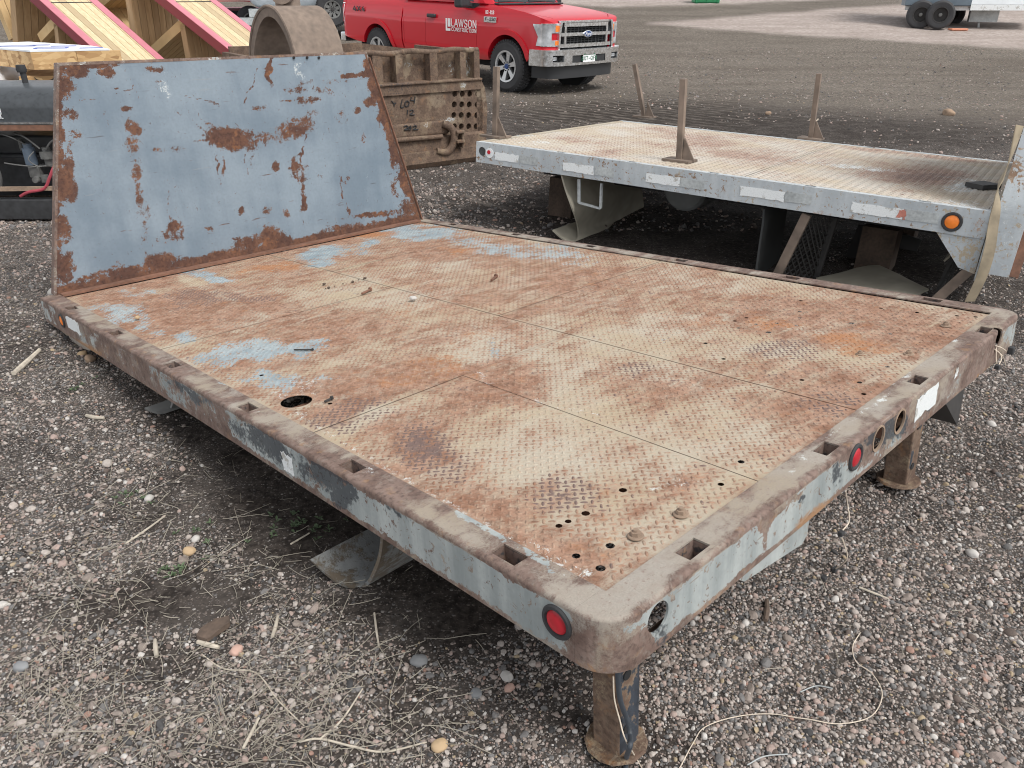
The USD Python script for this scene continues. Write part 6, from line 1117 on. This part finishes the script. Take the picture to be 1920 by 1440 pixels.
stone(367, 1010, .016, 'white', 'cream stone just above the yellowish stone', 10); stone(38, 1248, .02, 'grey', 'grey stone near the left edge low down', 11); stone(280, 936, .018, 'white', 'pale stone at the left near the dry grass', 12); stone(785, 1240, .022, 'grey', 'dark grey stone below the curled mud flap', 13); stone(170, 676, .03, 'brown', 'brown stone under the headboard corner of the flatbed', 14); stone(155, 664, .022, 'tan', 'tan stone against the front foot of the flatbed', 15); stone(100, 548, .035, 'white', 'pale stone beside the headboard foot', 16); stone(1440, 262 - 48, .05, 'brown', 'dirt clod on the dark soil behind the far flatbed', 17); stone(1777, 216, .09, 'brown', 'brown clod on the graded road at the right', 18)
def stick(pts, r, lab, mat='stick', nm='stick', cat='stick'):
    P = []
    for (u, v) in pts: p = on_z(u, v, 0); p[2] = zg(p[0], p[1])[0] + r + .002; P.append(p)
    P = smooth_path(P, 5) if len(P) > 2 else np.array(P); m = tube(P, [r * 1.0, r * 1.15, r * .8], 7); tag(obj(nm, m, M[mat], smooth=50), lab, cat)
stick([(371, 1204), (392, 1211), (411, 1216)], .006, 'pale stick at the lower edge of the bark piece'); stick([(511, 1196), (517, 1175), (521, 1156)], .0045, 'upright pale stick right of the bark piece'); stick([(294, 1233), (292, 1215), (291, 1201)], .0055, 'pale stick left of the bark piece'); stick([(28, 707), (45, 690), (75, 660)], .011, 'bleached curved stick at the left edge by the flatbed'); stick([(163, 782), (178, 785), (196, 786)], .007, 'short bleached stick left of the small mud flap'); stick([(702, 1150), (706, 1185), (711, 1216)], .0028, 'thin upright stem below the curled mud flap')
stick([(545, 1020), (580, 1000), (470, 992)][0:2], .003, 'thin stem near the curled mud flap tip'); stick([(1434, 1168), (1437, 1150), (1437, 1130)], .007, 'short brown stick on the gravel right of the near leg', 'bark'); stick([(455, 1402), (470, 1375), (485, 1345)], .0035, 'pale stem low in the straw'); stick([(560, 1390), (600, 1385), (660, 1400), (720, 1410), (800, 1392)], .0024, 'long dry weed stem at the bottom centre'); stick([(600, 1385), (640, 1350), (680, 1290)], .0022, 'dry branch rising from the long weed stem'); stick([(380, 1228), (420, 1255), (480, 1262), (520, 1310), (570, 1360)], .0016, 'curved dry stem between the bark and the long weed stem'); stick([(235, 1020), (280, 990), (310, 968)], .003, 'pale bent stem on the gravel at the left'); stick([(1610, 1106), (1640, 1118), (1665, 1128)], .003, 'thin pale twig on the gravel at the right')
bk_ = np.array([on_z(u, v, 0) for (u, v) in ((370, 1200), (378, 1188), (405, 1168), (432, 1164), (433, 1178), (412, 1192), (390, 1208))]); bm_ = extr([(q[0], q[1]) for q in bk_], .014); bm_ = from_man(to_man(bm_).refine_to_length(.012)); bm_.vertices[:, 2] += zg(bm_.vertices[:, 0], bm_.vertices[:, 1]) + .004 + .012 * fbm(bm_.vertices * 40, 3, 6)
tag(obj('bark_piece', bm_, M['bark'], smooth=40), 'dark brown piece of bark lying on the gravel at left', 'bark')
# the long white wire on the ground
def ground_wire(px, r, lab, mat, nm='wire'):
    P = []
    for (u, v) in px: p = on_z(u, v, 0); p[2] = zg(p[0], p[1])[0] + .007; P.append(p)
    P = smooth_path(P, 8); P[:, 2] = zg(P[:, 0], P[:, 1]) + .007; tag(obj(nm, tube(P, r, 6), M[mat], smooth=60), lab, 'wire')
ground_wire([(1270, 1450), (1300, 1395), (1320, 1368), (1370, 1351), (1440, 1342), (1500, 1350), (1570, 1363), (1630, 1350), (1652, 1310), (1635, 1270), (1604, 1245), (1598, 1215), (1612, 1190)], .0013, 'long white wire winding over the gravel at the lower right', 'wire')
ground_wire([(1400, 1440), (1430, 1424), (1476, 1420)], .0015, 'short grey wire at the bottom edge right of the near leg', 'grey_tape')
ground_wire([(1500, 1300), (1530, 1290), (1560, 1296)], .0015, 'faint short wire between the gravel and the long wire', 'grey_tape')
# small things on the deck
def deck_bit(u, v, mesh, mat, lab, cat, nm, lift=.0):
    p = D.at(u, v, 2, ZP + .0035 + lift); q = D.w(p)[0]; m = mesh.copy(); m.vertices = m.vertices @ D.R.T + q; tag(obj(nm, m, mat, smooth=40), lab, cat)
def rod(L, r, a): d = np.array([math.cos(a), math.sin(a), 0]) * L / 2; return cat_([tube([-d + [0, 0, r], d + [0, 0, r]], r, 8), move(trimesh.creation.cylinder(r * 1.8, r * 1.6, sections=6), d + [0, 0, r * 1.4], np.array([[0, 0, 1], [0, 1, 0], [-1, 0, 0]]))])
deck_bit(687, 549, rod(.07, .006, .4), M['rust'], 'rusty bolt lying on the deck, the one nearer the headboard', 'bolt', 'loose_bolt'); deck_bit(926, 524, rod(.07, .006, .5), M['rust'], 'rusty bolt lying on the deck, the one farther right', 'bolt', 'loose_bolt'); deck_bit(569, 657, rod(.075, .003, -.9), M['dark_steel'], 'thin dark nail lying across the blue paint patch', 'nail', 'nail'); deck_bit(616, 752, rod(.03, .004, .2), M['dark_steel'], 'small dark screw beside the large deck hole', 'screw', 'screw')
deck_bit(775, 564, rock(np.array([0, 0, .012]), .017, 31, 'white'), STONE['white'], 'white stone lying on the deck', 'stone', 'stone'); deck_bit(258, 599, rock(np.array([0, 0, .01]), .014, 32, 'tan'), STONE['tan'], 'small tan stone on the deck near the headboard', 'stone', 'stone')
for k, (u, v) in enumerate(((608, 534), (630, 538), (640, 534), (652, 530))): deck_bit(u, v, rock(np.array([0, 0, .005]), .009, 40 + k, 'b'), M['bark'], 'tiny dark clod in the short row of crumbs on the deck by the headboard', 'clod', 'dirt_crumb') if k < 1 else None
deck_bit(645, 533, cat_([rock(np.array([.035 * (k - 3) + .02 * math.sin(5.3 * k), .02 * math.sin(3.1 * k), .003]), .0045 + .004 * (k % 3 == 1), 50 + k, 'b') for k in range(8)]), M['bark'], 'short trail of dark dirt crumbs on the deck by the headboard', 'dirt', 'dirt_crumbs')
